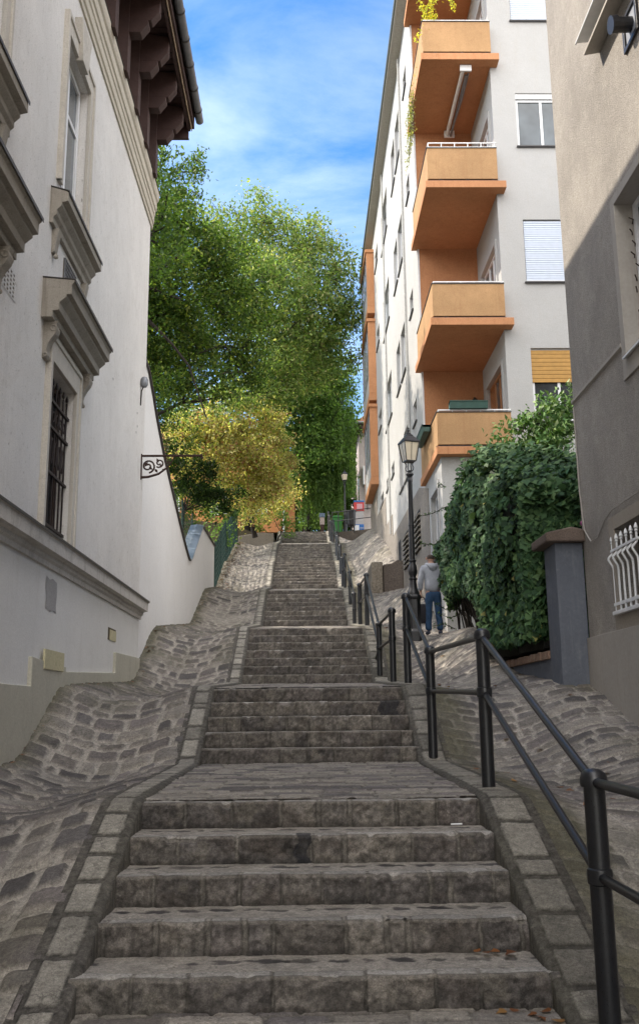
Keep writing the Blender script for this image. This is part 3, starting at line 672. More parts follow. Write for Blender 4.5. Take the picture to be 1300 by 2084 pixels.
# boards of the soffit
m = MB(); xo = -2.30
yb = 18.02; i = 0
while yb > -4:
    m.box(-3.16, xo, yb - .165, yb - .008, 13.985 + .004 * (i % 2), 14.03); yb -= .17; i += 1
m.build('soffit', M_brown, villa)
m = MB(); m.box(-2.44, -2.38, -4, 18.04, 13.80, 13.983); m.box(-2.41, -2.30, -4, 18.05, 13.86, 14.16); m.build('fascia', M_brown, villa)
m = MB(); m.box(-3.19, -2.42, 17.98, 18.06, 13.60, 13.985); m.build('end_board', M_brown, villa)
m = MB(); m.box(-2.36, -2.345, -4, 18.02, 13.79, 13.862); m.build('drip_edge', simple('worn_edge', (0.36, 0.27, 0.18), .7, var=.4, scale=6), villa)
m = MB(); n = 14; gy0, gy1 = -4, 18.12; gx, gz, gr = -2.20, 14.10, .085
m.tube([(gx, gy0, gz), (gx, gy1, gz)], gr, 18)
gut = m.build('gutter', M_zinc, villa, smooth=True)
yb = 17.72
while yb > 6:
    m = MB(); m.tube([(gx, yb - .015, gz), (gx, yb + .015, gz)], gr + .012, 16); m.build('gutter_strap', bpy.data.materials['dark_flashing'], gut); yb -= .72
m = MB(); m.add([(-2.26, -9, 14.16), (-2.26, 18.1, 14.16), (-8.1, 18.1, 17.6), (-8.1, -9, 17.6), (-13.5, -9, 14.1), (-13.5, 18.1, 14.1)], [(0, 1, 2, 3), (3, 2, 5, 4)])
m.add([(-2.4, 18.05, 14.05), (-8.1, 18.05, 17.5), (-13.3, 18.05, 14.05)], [(0, 1, 2)]); m.add([(-2.4, -9, 14.05), (-8.1, -9, 17.5), (-13.3, -9, 14.05)], [(0, 1, 2)])
m.add([(-2.3, -9, 14.04), (-2.3, 18.0, 14.04), (-13.3, 18.0, 14.04), (-13.3, -9, 14.04)], [(0, 1, 2, 3)])
m.build('roof', plaster('roof_tiles', (.25, .11, .07), var=.3, grain=10), villa)
# marks of fixings on the wall
M_hole = simple('fixing_hole', (0.03, 0.025, 0.02), .9)
m = MB()
for (px, py) in [(189, 592), (203, 617), (219, 652), (236, 683), (250, 709)]:
    d = Vector(_xa) * 0; 
for (yy, zz) in [(12.86, 7.65), (13.25, 7.5), (13.75, 7.35), (14.3, 7.2), (15.0, 7.05), (17.3, 7.2), (17.35, 6.95), (17.25, 6.8)]:
    m.add([(XW + .004, yy - .02, zz), (XW + .004, yy + .015, zz + .02), (XW + .004, yy + .04, zz - .01), (XW + .004, yy + .01, zz - .035)], [(0, 1, 2, 3)])
m.build('fixing_holes', M_hole, villa)

# small floodlight on the villa wall
t_ = empty('wall_light', (XW, 17.6, 7.9), 'small grey oval lamp fixed near the end of the white villa wall', 'lamp')
m = MB(); m.lathe([(0, 0), (.05, .01), (.075, .06), (.075, .16), (.05, .21), (0, .22)], (XW + .07, 17.6, 7.82), 12); m.build('lamp_body', M_zinc, t_, smooth=True)
m = MB(); m.tube([(XW + .06, 17.6, 7.84), (XW + .02, 17.6, 7.75), (XW + .01, 17.6, 7.45)], .014, 6); m.build('cable', M_hole, t_)

# wrought iron bracket
def spiral(c, r0, r1, a0, a1, n=26):
    return [(c[0] + (r0 + (r1 - r0) * i / n) * cos(a0 + (a1 - a0) * i / n), c[1], c[2] + (r0 + (r1 - r0) * i / n) * sin(a0 + (a1 - a0) * i / n)) for i in range(n + 1)]
yb = 17.9
t_ = empty('iron_bracket', (XW, yb, 6.5), 'wrought iron scroll bracket standing out from the corner of the white villa', 'bracket')
m = MB(); m.tube([(XW, yb, 6.50), (-2.02, yb, 6.50)], .024, 8); m.tube([(-2.02, yb, 6.50), (-1.985, yb, 6.505)], .04, 8); m.lathe([(0, 0), (.03, .015), (.03, .05), (0, .07)], (-2.0, yb, 6.42), 8); m.build('arm', M_rust, t_, smooth=True)
m = MB(); m.box(XW, XW + .02, yb - .02, yb + .02, 6.02, 6.54); m.build('wall_plate', M_rust, t_)
m = MB()
m.tube([(XW + .01, yb, 6.06), (XW + .15, yb, 6.07), (XW + .35, yb, 6.13), (XW + .52, yb, 6.26), (XW + .62, yb, 6.40), (XW + .66, yb, 6.49)], [.026, .024, .022, .018, .014, .01], 6)
m.tube(spiral((XW + .14, yb, 6.29), .14, .025, -1.4, 8.5), .018, 6); m.tube(spiral((XW + .36, yb, 6.35), .09, .02, -2.2, 6.0), .015, 6); m.tube(spiral((XW + .50, yb, 6.40), .055, .015, -2.0, 5.5), .009, 6)
for (cx_, cz_, a_, s_) in [(.10, 6.32, 1.0, .09), (.19, 6.25, -.6, .08), (.33, 6.40, 2.0, .08), (.40, 6.30, .3, .07), (.48, 6.44, 1.2, .06), (.30, 6.20, -.9, .08), (.55, 6.36, .8, .05), (.44, 6.22, .1, .05)]:
    # little leaf
    d = Vector((cos(a_), 0, sin(a_))); w = Vector((-sin(a_), 0, cos(a_))); c0 = Vector((XW + cx_, yb, cz_))
    pts = [c0 - d * s_ * .5, c0 + w * s_ * .35, c0 + d * s_ * .7, c0 - w * s_ * .35]
    m.add([tuple(p + Vector((0, .008, 0))) for p in pts] + [tuple(p - Vector((0, .008, 0))) for p in pts], [(0, 1, 2, 3), (7, 6, 5, 4), (0, 4, 5, 1), (1, 5, 6, 2), (2, 6, 7, 3), (3, 7, 4, 0)])
m.build('scrollwork', M_rust, t_)

# ------------------------------------------------------------------ garden wall
gw = empty('garden_wall', (-3.25, 18.2, 3.0), 'tall white garden wall whose top sweeps down beyond the villa', 'wall')
XG = -3.24; TH = .32
def gtop(y):
    ys = [18.16, 18.6, 19.2, 19.8, 21, 22.5, 24, 25.2, 26.0, 26.3, 26.6, 29.4, 33.5]
    zs = [8.62, 8.55, 8.25, 7.9, 7.35, 6.85, 6.35, 5.98, 5.78, 5.76, 5.86, 7.38, 7.45]
    return float(np.interp(y, ys, zs))
ys = sorted(set(list(np.arange(18.16, 33.5, .3)) + [18.6, 19.2, 26.0, 26.3, 26.6, 29.4, 33.5]))
m = MB(); v = []; f = []
for y_ in ys:
    zt = gtop(y_); zb = float(P2(y_)) - 1.0
    v += [(XG, y_, zb), (XG, y_, zt), (XG - TH, y_, zt), (XG - TH, y_, zb)]
for i in range(len(ys) - 1):
    a = i * 4; b = a + 4
    f += [(a, b, b + 1, a + 1), (a + 1, b + 1, b + 2, a + 2), (a + 2, b + 2, b + 3, a + 3)]
f += [(0, 1, 2, 3), tuple(len(v) - 4 + i for i in (3, 2, 1, 0))]
m.add(v, f); m.build('wall', M_white2, gw)
def cap_run(y0, y1, nm, mat, over=.05, seg=None, thick=.025):
    m = MB(); yy_ = [y for y in ys if y0 < y < y1]; yy_ = [y0] + yy_ + [y1]; v = []; f = []
    for y_ in yy_:
        z = gtop(y_); v += [(XG + over, y_, z - .02), (XG + over, y_, z + thick), (XG - TH / 2, y_, z + thick + .03), (XG - TH - over, y_, z + thick), (XG - TH - over, y_, z - .02)]
    for i in range(len(yy_) - 1):
        a = i * 5; b = a + 5
        for k in range(5): f.append((a + k, b + k, b + (k + 1) % 5, a + (k + 1) % 5))
    f += [(0, 1, 2, 3, 4), tuple(len(v) - 5 + i for i in (4, 3, 2, 1, 0))]
    m.add(v, f); return m.build(nm, mat, gw)
M_dcap = simple('dark_coping', (0.055, 0.045, 0.04), .6, .2)
cap_run(18.16, 26.28, 'coping', M_dcap)
cap_run(26.31, 27.3, 'metal_cap', M_capmetal); cap_run(27.34, 28.55, 'metal_cap', M_capmetal); cap_run(28.59, 29.4, 'metal_cap', M_capmetal)
cap_run(29.41, 33.52, 'coping', M_dcap, .05)

# ------------------------------------------------------------------ green mesh fence beyond the garden wall
M_fgreen = simple('fence_green', (0.018, 0.055, 0.045), .5)
fn = empty('mesh_fence', (-3.2, 33.6, 5.5), 'dark green wire mesh fence continuing uphill from the end of the garden wall', 'fence')
yps = [33.75, 35.9, 38.1, 40.3, 42.5, 44.8]
for y_ in yps:
    m = MB(); m.box(-3.26, -3.20, y_ - .03, y_ + .03, float(P2(y_)) - .3, float(P2(y_)) + 1.75); m.build('fence_post', M_fgreen, fn)
for a, b in zip(yps[:-1], yps[1:]):
    m = MB(); n = 26
    for i in range(n + 1):
        y_ = a + .05 + (b - a - .1) * i / n; m.box(-3.235, -3.225, y_ - .006, y_ + .006, float(P2(y_)) + .02, float(P2(y_)) + 1.7)
    for j in range(9):
        z = .05 + .2 * j; m.tube([(-3.23, a, float(P2(a)) + z), (-3.23, (a + b) / 2, float(P2((a + b) / 2)) + z), (-3.23, b, float(P2(b)) + z)], .012, 4)
    m.build('fence_panel', M_fgreen, fn)
fn2 = empty('wire_fence', (-3.6, 26.0, 6.0), 'thin wire fence with green posts standing behind the dip in the garden wall', 'fence')
for y_ in (24.5, 27.2, 29.9, 32.6):
    m = MB(); m.tube([(-3.95, y_, 4.0), (-3.95, y_, 8.2 + (y_ - 27) * .05)], .03, 8); m.build('fence_post', M_fgreen, fn2)
m = MB()
for j in range(14): m.tube([(-3.95, 24.5, 5.7 + .18 * j), (-3.95, 32.6, 5.9 + .18 * j)], .006, 4)
for i in range(40): m.tube([(-3.952, 24.5 + .2 * i, 5.6), (-3.952, 24.5 + .2 * i, 8.2)], .005, 4)
m.build('wire_mesh', M_fgreen, fn2)

# low stone wall closing the left ramp, raised bed behind it
lw = MB(); lw.ext([(-3.3, 9.3), (-1.52, 9.3), (-1.52, 10.42), (-2.2, 10.45), (-3.3, 10.28)], 1, 46.6, 46.95)
tag(lw.build('stone_bed_wall', M_stoneplinth, None, (-2.4, 46.7, 9.5), bevel=.03), 'low rubble stone wall closing off the cobbled ramp below the yellow shrub', 'wall')
m = MB(); m.ext([(-7, 9), (-1.5, 9), (-1.5, 10.3), (-2.5, 10.5), (-3.5, 10.9), (-7, 11.4)], 1, 46.95, 52.0)
tag(m.build('flower_bed', M_dirt), 'earth bed strewn with brown leaves', kind='structure')
# ================================================================== grey roughcast house, near right
XH = 3.72; YH = 12.2
gh = empty('roughcast_house', (3.72, 12.2, 1.8), 'grey brown roughcast house filling the right edge of the view', 'house')
big = [(8.0, 10.02, 5.42, 7.36), (7.2, 10.02, 9.80, 11.8), (4.0, 6.0, 5.42, 7.36), (0.0, 2.0, 5.42, 7.36), (4.0, 6.0, 9.8, 11.8)]
small = [(9.95, 10.90, 2.66, 3.60)]
m = MB(); holed_wall(m, 0, XH, -9, YH, 2.41, 15.0, big + small, 0.30, 1)
m.add([(XH, YH, 0), (12, YH, 0), (12, YH, 15), (XH, YH, 15)], [(0, 1, 2, 3)]); m.add([(XH, -9, 0), (12, -9, 0), (12, -9, 15), (XH, -9, 15)], [(0, 1, 2, 3)])
m.build('wall', M_grayb, gh)
m = MB(); m.add([(3.4, -9.3, 15.0), (3.4, 12.5, 15.0), (8, 12.5, 18), (8, -9.3, 18), (12.5, 12.5, 15), (12.5, -9.3, 15)], [(0, 1, 2, 3), (3, 2, 4, 5), (0, 5, 4, 1), (1, 4, 2), (0, 3, 5)]); m.build('roof', bpy.data.materials['roof_tiles'], gh)
m = MB(); m.box(XH - .035, XH + .2, -9, YH + .015, -1, 2.412); m.build('plinth', M_graysm, gh, bevel=.006)
m = MB(); m.ext([(XH, 5.60), (XH - .03, 5.62), (XH - .03, 5.66), (XH, 5.69)], 1, 10.16, YH + .012); m.build('ledge', M_graysm, gh)
M_wet = plaster('damp_streak', (0.40, 0.37, 0.33), var=.2, grain=60)
for k, (a, b, p, q) in enumerate(big):
    sw = .13 if q < 8 else .10
    m = MB(); pr = .022
    m.box(XH - pr, XH + .01, b, b + sw, p - .22, q + .11); m.box(XH - pr, XH + .01, a - sw, a, p - .22, q + .11)
    m.box(XH - pr, XH + .01, a, b, q, q + .11); m.box(XH - pr, XH + .01, a, b, p - .22, p)
    m.build('window_surround', M_graysm, gh, bevel=.004)
    m = MB(); m.box(XH + .0, XH + .29, b - .004, b - .001, p, q); m.box(XH, XH + .29, a, b - .005, q - .004, q - .001); m.build('reveal', M_graysm, gh)
    m = MB(); m.ext([(XH + .2, p + .03), (XH - .07, p + .01), (XH - .07, p - .015), (XH - .06, p - .015), (XH - .06, p), (XH + .2, p + .02)], 1, a + .0, b - .006)
    m.build('sill', M_whitemetal, gh)
    f = frame_mb(0, XH + .26, a + .02, b - .02, p + .03, q - .02, .075, -.07, ((a + b) / 2,)).build('window', M_pvc, gh, bevel=.005)
    pane_mb(0, XH + .24, a + .05, b - .05, p + .06, q - .05).build('pane', M_glassd, f)
# rusty hooks in the far reveal
m = MB()
random.seed(3)
for i in range(9):
    z = 5.95 + i * .145; x = XH + .17 + random.random() * .05
    m.tube([(x, 10.02, z), (x - .02, 9.93 + random.random() * .05, z + .01), (x - .03 - random.random() * .05, 9.93, z + .03)], .008, 5)
for i in range(5): m.tube([(XH + .20, 9.97 + .02 * cos(q), 6.0 + .12 * i + .05 * sin(q)) for q in np.linspace(0, 6.28, 9)], .006, 4)
m.build('rusty_hooks', M_rust, gh)
# shutter box / awning of the upper window
m = MB(); m.ext([(XH, 9.50), (XH - .20, 9.46), (XH - .20, 9.50), (XH, 9.58)], 1, 7.0, 10.12); m.build('upper_ledge', M_graysm, gh, bevel=.004)
m = MB(); m.ext([(XH, 9.74), (XH - .27, 9.70), (XH - .28, 9.66), (XH - .262, 9.66), (XH - .25, 9.685), (XH, 9.71)], 1, 7.0, 10.18); m.build('upper_sill', M_whitemetal, gh, bevel=.003)
# small lower window with its white grille
a, b, p, q = small[0]
m = MB(); pr = .02
m.box(XH - pr, XH + .01, b, b + .19, 2.413, 3.76); m.box(XH - pr, XH + .01, a - .19, a, 2.413, 3.76); m.box(XH - pr, XH + .01, a, b, 3.60, 3.76); m.box(XH - pr, XH + .01, a, b, 2.413, 2.62)
m.build('small_window_surround', plaster('tan_surround', (0.36, 0.32, 0.27), var=.15, grain=40), gh, bevel=.005)
m = MB(); m.ext([(XH + .25, 2.66), (XH - .07, 2.63), (XH - .07, 2.585), (XH + .0, 2.585), (XH + .25, 2.60)], 1, a - .05, b + .12); m.build('small_sill', M_whitemetal, gh, bevel=.006)
f = frame_mb(0, XH + .26, a + .01, b - .01, p + .02, q - .01, .06, -.05, (), (3.2,)).build('small_window', simple('old_frame', (.3, .27, .24), .6), gh)
pane_mb(0, XH + .245, a + .03, b - .03, p + .05, q - .04).build('pane', M_glass, f)
m = MB()
for i in range(6):
    y = 11.02 - .168 * i; xb = XH - .014
    m.tube([(xb, y, 2.63 - .0), (xb, y, 2.72), (xb, y, 3.10), (xb - .005, y, 3.16), (xb - .055, y, 3.25), (xb - .055, y, 3.27), (xb - .0, y, 3.33), (xb, y, 3.36), (xb, y, 3.44)], .0135, 6)
    m.lathe([(.0, 0), (.022, .012), (.014, .03), (.026, .045), (.014, .085), (.0, .11)], (xb, y, 3.44), 8)
m.box(XH - .03, XH - .0, 10.14, 11.06, 2.70, 2.735); m.box(XH - .03, XH - .0, 10.14, 11.06, 3.345, 3.375)
for y in (11.055, 10.145):
    for z in (2.717, 3.36): m.tube([(XH - .02, y, z), (XH + .02, y, z)], .012, 6)
m.build('white_grille', M_whitemetal, gh, smooth=True)
# flue plate
t_ = empty('wall_flue', (3.72, 9.06, 9.0), 'black flue pipe with square cover plate high on the roughcast wall', 'flue')
m = MB(); yc, zc, h = 9.06, 9.03, .22
for (y0, y1, z0, z1) in ((yc - h, yc + h, zc + h - .05, zc + h), (yc - h, yc + h, zc - h, zc - h + .05), (yc - h, yc - h + .05, zc - h + .05, zc + h - .05), (yc + h - .05, yc + h, zc - h + .05, zc + h - .05)): m.box(XH - .03, XH + .0, y0, y1, z0, z1)
m.build('cover_plate', M_iron, t_, bevel=.003)
m = MB(); m.box(XH - .008, XH + .001, yc - h + .05, yc + h - .05, zc - h + .05, zc + h - .05); m.build('backing', simple('grey_plate', (.3, .32, .36), .5), t_)
m = MB(); m.tube([(XH - .008, yc, zc), (XH - .22, yc, zc - .01)], .085, 14); m.tube([(XH - .17, yc, zc), (XH - .24, yc, zc - .01)], .10, 14); m.build('pipe', M_iron, t_, smooth=False)
# cable
m = MB(); m.tube([(XH - .02, 12.15, 5.55), (XH - .02, 12.14, 4.4), (XH - .02, 12.05, 3.82), (XH - .02, 11.8, 3.62), (XH - .02, 11.5, 3.62), (XH - .02, 11.2, 3.78), (XH - .025, 10.9, 3.84), (XH - .025, 8.5, 3.86)], .009, 6)
tag(m.build('wall_cable', M_graysm, None, (3.7, 12.1, 4.0), smooth=True), 'thin loose grey cable looping down the roughcast wall above the small grilled window', 'cable')

# ================================================================== pillar, low wall
pl = empty('gate_pillar', (3.5, 12.3, 1.7), 'blue grey rendered gate pillar with a brown capstone beside the roughcast house', 'pillar')
m = MB(); m.box(3.34, 3.715, 12.22, 12.78, 1.2, 3.68); m.build('shaft', M_pillar, pl, bevel=.012)
m = MB(); m.ext([(3.20, 3.68), (3.90, 3.68), (3.90, 3.80), (3.55, 3.88), (3.20, 3.80)], 1, 12.10, 12.92); m.build('capstone', plaster('capstone', (.20, .155, .13), var=.3, grain=60, stain=(.1, .08, .07), stain_amt=.6, pits=.6, bs=.8), pl, bevel=.02)
lwall = empty('low_garden_wall', (3.4, 12.8, 1.8), 'low grey wall topped with worn red bricks running uphill from the gate pillar', 'wall')
m = MB(); m.box(3.36, 3.62, 12.78, 20.9, 1.0, 2.18); m.build('wall', M_pillar, lwall)
random.seed(5); y = 12.80
m = MB()
while y < 16.6:
    w = .10 + random.random() * .05; dz = random.uniform(-.012, .012); m.box(3.31 + random.uniform(-.02, .01), 3.66, y, y + w - .012, 2.182, 2.285 + dz); y += w
m.build('brick_coping', M_brick, lwall, bevel=.008)

# ================================================================== apartment house
ap = empty('apartment_house', (3.3, 24.5, 4.0), 'tall white apartment house with orange corner balconies stepping up the hill', 'apartment building')
XF = 3.3; YF = 21.54; YB = 24.5; YEND = 44.6
FLZ = [7.45, 10.72, 14.43, 18.12, 21.82]      # undersides of the slabs
win = []
def addw(a, b, p, q): win.append((a, b, p, q))
for z in (9.75, 13.2, 17.04, 20.8): addw(25.8, 26.6, z, z + .68)
for z in (8.72, 12.2, 16.0, 19.9): addw(28.0, 29.38, z, z + 1.65); addw(29.68, 30.9, z + .02, z + 1.65)
for z in (12.28, 16.08, 19.85): addw(32.85, 35.4, z, z + 1.7)
for z in (13.25, 17.06, 20.8): addw(37.42, 38.85, z, z + .8)
addw(32.7, 33.75, 9.96, 10.42); addw(34.72, 35.88, 9.96, 10.44); addw(37.35, 38.8, 9.95, 10.42)
m = MB(); holed_wall(m, 0, XF, YB, YEND, 3.0, 23.0, win, 0.16, 1)
m.build('street_wall', M_apt, ap)
m = MB(); m.add([(XF, YEND, 5), (12, YEND, 5), (12, YEND, 23), (XF, YEND, 23)], [(0, 1, 2, 3)]); m.build('end_wall', M_apt, ap)
gfw = [(22.15, 23.40, 5.2, 6.85)]
m = MB(); holed_wall(m, 0, XF, YF, YB, 2.5, 7.449, gfw, .16, 1); m.add([(XF, YF, 2.5), (5.0, YF, 2.5), (5.0, YF, 7.449), (XF, YF, 7.449)], [(0, 1, 2, 3)])
m.build('ground_floor_wall', M_apt, ap)
fw = [(5.62, 6.95, 8.35, 10.24), (5.62, 6.95, 12.0, 13.72), (5.62, 6.95, 15.8, 17.36), (5.62, 6.95, 19.55, 21.2)]
m = MB(); YFF = 21.6; holed_wall(m, 1, YFF, 5.0, 13, 2.0, 23.0, fw, .14, 1); m.build('front_wall', M_apt, ap)
dw = []
for k, z in enumerate(FLZ[:4]): dw.append((22.05, 23.95, z + .25, z + 2.55))
m = MB(); holed_wall(m, 0, 5.0, YFF, YB, 7.45, 23.0, dw, .14, 1); m.build('recess_side_wall', M_apt, ap)
m = MB(); m.add([(XF, YB, 7.6), (5.0, YB, 7.6), (5.0, YB, 22.0), (XF, YB, 22.0)], [(0, 1, 2, 3)])
m.build('recess_back_wall', M_orange, ap)
m = MB(); m.box(XF - .001, XF + .05, YB - .012, YB - .003, 7.6, 21.8); m.build('corner_strip', M_whitemetal, ap)
# grey stone base, stepped with the slope
m = MB(); m.ext([(YB - .6, 3), (YEND + .01, 3), (YEND + .01, 11.35), (40.6, 11.3), (40.5, 10.0), (36.4, 9.9), (36.3, 8.72), (33.8, 8.65), (33.7, 7.8), (YB + 1.2, 7.7), (YB - .6, 7.25)], 0, XF - .02, XF + .01)
m.build('stone_base', M_stoneplinth, ap)
# ground floor lower base
M_void = simple('dark_interior', (.012, .012, .014), .8, bump=0)
def apt_window(a, b, p, q, style, axis=0, c=XF + .14, sgn=1):
    f = frame_mb(axis, c, a + .01, b - .01, p + .02, q - .01, .055, -.045 * sgn, ((a + b) / 2,) if b - a > .9 else ()).build('window', M_pvc if style != 3 else M_wood, ap)
    pane_mb(axis, c - .012, a + .03, b - .03, p + .04, q - .03).build('pane', M_glassd if style != 2 else M_glass, f)
    m = MB()
    if axis == 0: m.box(c - .19, c + .02, a - .04, b + .04, p - .035, p - .001)
    else: m.box(a - .04, b + .04, c - .17, c + .02, p - .035, p - .001)
    m.build('window_ledge', simple('dark_ledge', (0.06, 0.058, 0.06), .5) if 'dark_ledge' not in bpy.data.materials else bpy.data.materials['dark_ledge'], f)
    return f
def slats(a, b, p, q, axis, c, mat, parent, pitch=.055):
    m = MB(); n = int((q - p) / pitch)
    for i in range(n):
        z = p + (q - p) * i / n
        if axis == 1: m.ext([(c + .006, z), (c - .012, z + .004), (c - .006, z + (q - p) / n - .003), (c + .006, z + (q - p) / n - .001)], 0, a, b)
        else: m.ext([(c + .006, z), (c - .012, z + .004), (c - .006, z + (q - p) / n - .003), (c + .006, z + (q - p) / n - .001)], 1, a, b)
    return m.build('roller_shutter', mat, parent)
for i, (a, b, p, q) in enumerate(win): apt_window(a, b, p, q, i % 3)
apt_window(*gfw[0], 1)
m = MB(); a, b, p, q = gfw[0]
for (y0, y1, z0, z1) in ((a - .15, a, p, q + .17), (b, b + .15, p, q + .17), (a, b, q, q + .17)): m.box(XF - .03, XF + .01, y0, y1, z0, z1)
m.build('window_surround', M_apt, ap, bevel=.004)
for k, (a, b, p, q) in enumerate(fw):
    c = YFF + .11
    if k == 2:
        f = apt_window(a, b, p, q - .16, 0, 1, c); m = MB(); m.box(a + .005, b - .005, YFF + .03, YFF + .13, q - .15, q - .002); m.build('shutter_box', M_whitemetal, f)
    elif k == 0:
        f = apt_window(a, b, p, q, 2, 1, c); slats(a + .01, b - .01, 9.36, q - .04, 1, YFF + .05, M_woodblind, f, .095)
    else:
        f = apt_window(a, b, p, q, 0, 1, c); slats(a + .02, b - .02, p + .06, q - .03, 1, YFF + .04, M_shutter, f, .06)
        m = MB(); m.box(a + .005, b - .005, YFF + .02, YFF + .06, p + .012, p + .055); m.build('shutter_rail', M_whitemetal, f)
    m = MB(); m.box(a - .03, b + .03, YFF - .035, YFF + .03, p - .04, p - .002); m.build('window_ledge', M_zinc, ap)
for k, (a, b, p, q) in enumerate(dw):
    f = frame_mb(0, 5.12, a + .01, b - .01, p + .01, q - .01, .08, -.06, (22.75, 23.3)).build('balcony_door', M_pvc if k else M_wood, ap, bevel=.004)
    pane_mb(0, 5.10, a + .05, b - .05, p + .04, q - .05).build('pane', M_glassd, f)
    m = MB(); m.box(5.14, 5.15, a, b, p, q); m.build('curtain', M_curtain, f)
    if k == 0: slats(23.34, 23.9, p + .1, q - .06, 0, 5.09, M_wood, f, .06)
    m = MB(); m.box(4.96, 5.0, a - .10, a, p, q + .1); m.box(4.96, 5.0, b, b + .10, p, q + .1); m.box(4.96, 5.0, a, b, q, q + .1); m.build('door_surround', M_apt, ap)
# balconies
for k, z in enumerate(FLZ):
    zt = z + .19
    s_ = MB()
    if k == 0: s_.box(3.17, 5.16, 21.27, YF + .001, z, zt); s_.box(3.17, XF, YF + .001, YB + .02, z, zt); s_.box(XF, 5.0, YF + .001, YB, z + .002, zt)
    else: s_.box(3.14, 5.18, 21.27, YFF - .001, z, zt); s_.box(3.14, 4.999, YFF - .001, YB + (.0 if k < 4 else 0), z, zt); s_.box(3.14, XF - .001, YB, YB + .1, z, zt)
    bal = s_.build('balcony', M_orange, ap, bevel=.006)
    if k == 4: continue
    zp0 = [7.71, 10.99, 14.72, 18.42][k]; zp1 = [8.51, 11.84, 15.59, 19.32][k]
    m = MB(); t = .09; x0 = 3.21; y0 = 21.36
    m.box(x0, 4.995, y0, y0 + t, zp0, zp1); m.box(x0, x0 + t, y0 + t, YB - .001, zp0, zp1)
    m.build('parapet', M_ochre, bal, bevel=.006)
    m = MB()
    for x in (3.5, 4.2, 4.85): m.box(x, x + .07, y0 + .01, y0 + t - .01, zt, zp0)
    for y in (22.4, 23.6): m.box(x0 + .01, x0 + t - .01, y, y + .07, zt, zp0)
    m.box(x0 + .02, 4.99, y0 + .03, y0 + .05, zt, zp0); m.box(x0 + .03, x0 + .05, y0 + .1, YB - .01, zt, zp0); m.build('parapet_foot', M_rust, bal)
    m = MB(); m.box(3.16, 5.0, 21.29, 21.34, zt + .002, zt + .015); m.build('drip_edge', bpy.data.materials['dark_ledge'], bal)
    m = MB(); m.box(x0 - .02, 5.0, y0 - .02, y0 + t + .02, zp1 + .001, zp1 + .018); m.box(x0 - .02, x0 + t + .02, y0 + t + .02, YB, zp1 + .001, zp1 + .018); m.build('parapet_cap', bpy.data.materials['dark_ledge'], bal)
    m = MB(); hr = [.07, .07, .17, .07][k]; r = .012
    m.tube([(5.0, y0 + .04, zp1 + hr), (x0 + .04, y0 + .04, zp1 + hr), (x0 + .04, YB, zp1 + hr)], .018, 6)
    if k == 2: m.tube([(5.0, y0 + .04, zp1 + .05), (x0 + .04, y0 + .04, zp1 + .05), (x0 + .04, YB, zp1 + .05)], .018, 6)
    for x in np.linspace(x0 + .04, 4.95, 6): m.tube([(x, y0 + .04, zp1 + .01), (x, y0 + .04, zp1 + hr)], r, 6)
    for y in np.linspace(y0 + .5, YB - .1, 6): m.tube([(x0 + .04, y, zp1 + .01), (x0 + .04, y, zp1 + hr)], r, 6)
    m.build('railing', M_whitemetal, bal)
# eaves, gutter, roof
m = MB(); m.ext([(2.98, 23.02), (3.4, 22.90), (3.4, 23.25), (2.98, 23.2)], 1, YB + .0, YEND - .1); m.box(3.0, 13, 21.0, YEND - .1, 23.001, 23.2); m.build('eaves', plaster('eaves_board', (.42, .40, .36), var=.15, grain=20), ap)
m = MB(); m.tube([(2.99, 21.0, 23.16), (2.99, YEND - .05, 23.16)], .085, 12); g_ = m.build('gutter', simple('green_grey_gutter', (.16, .18, .19), .4, .4), ap, smooth=True)
m = MB(); m.add([(2.95, 20.9, 23.25), (2.95, YEND, 23.25), (8, YEND - 3, 26), (8, 24, 26), (13, YEND, 23.25), (13, 20.9, 23.25)], [(0, 1, 2, 3), (3, 2, 4, 5), (0, 3, 5), (1, 4, 2)]); m.build('roof', bpy.data.materials['roof_tiles'], ap)
# slatted stone vents of the base
M_vent = plaster('vent_slats', (.26, .24, .21), var=.2, grain=50)
for (y0, y1) in ((25.65, 26.95), (28.7, 29.95)):
    m = MB(); m.box(XF - .022, XF - .021, y0, y1, 5.95, 7.1); v_ = m.build('vent', M_void, ap)
    m = MB()
    for i in range(7): m.ext([(XF - .024, 6.0 + .155 * i), (XF - .10, 5.96 + .155 * i), (XF - .10, 6.0 + .155 * i), (XF - .024, 6.08 + .155 * i)], 1, y0, y1)
    m.build('vent_slats', M_vent, v_)
m = MB(); m.box(XF - .025, XF - .021, 31.0, 31.8, 5.6, 7.2); m.build('cellar_door', M_void, ap)
for y_ in (27.4, 34.3):
    m = MB(); m.tube([(XF - .05, y_, 5.5 if y_ < 30 else 8), (XF - .05, y_, 22.9)], .035, 8); m.build('downpipe', plaster('pipe_grey', (.5, .5, .48), grain=20) if y_ < 30 else bpy.data.materials['pipe_grey'], ap, smooth=True)
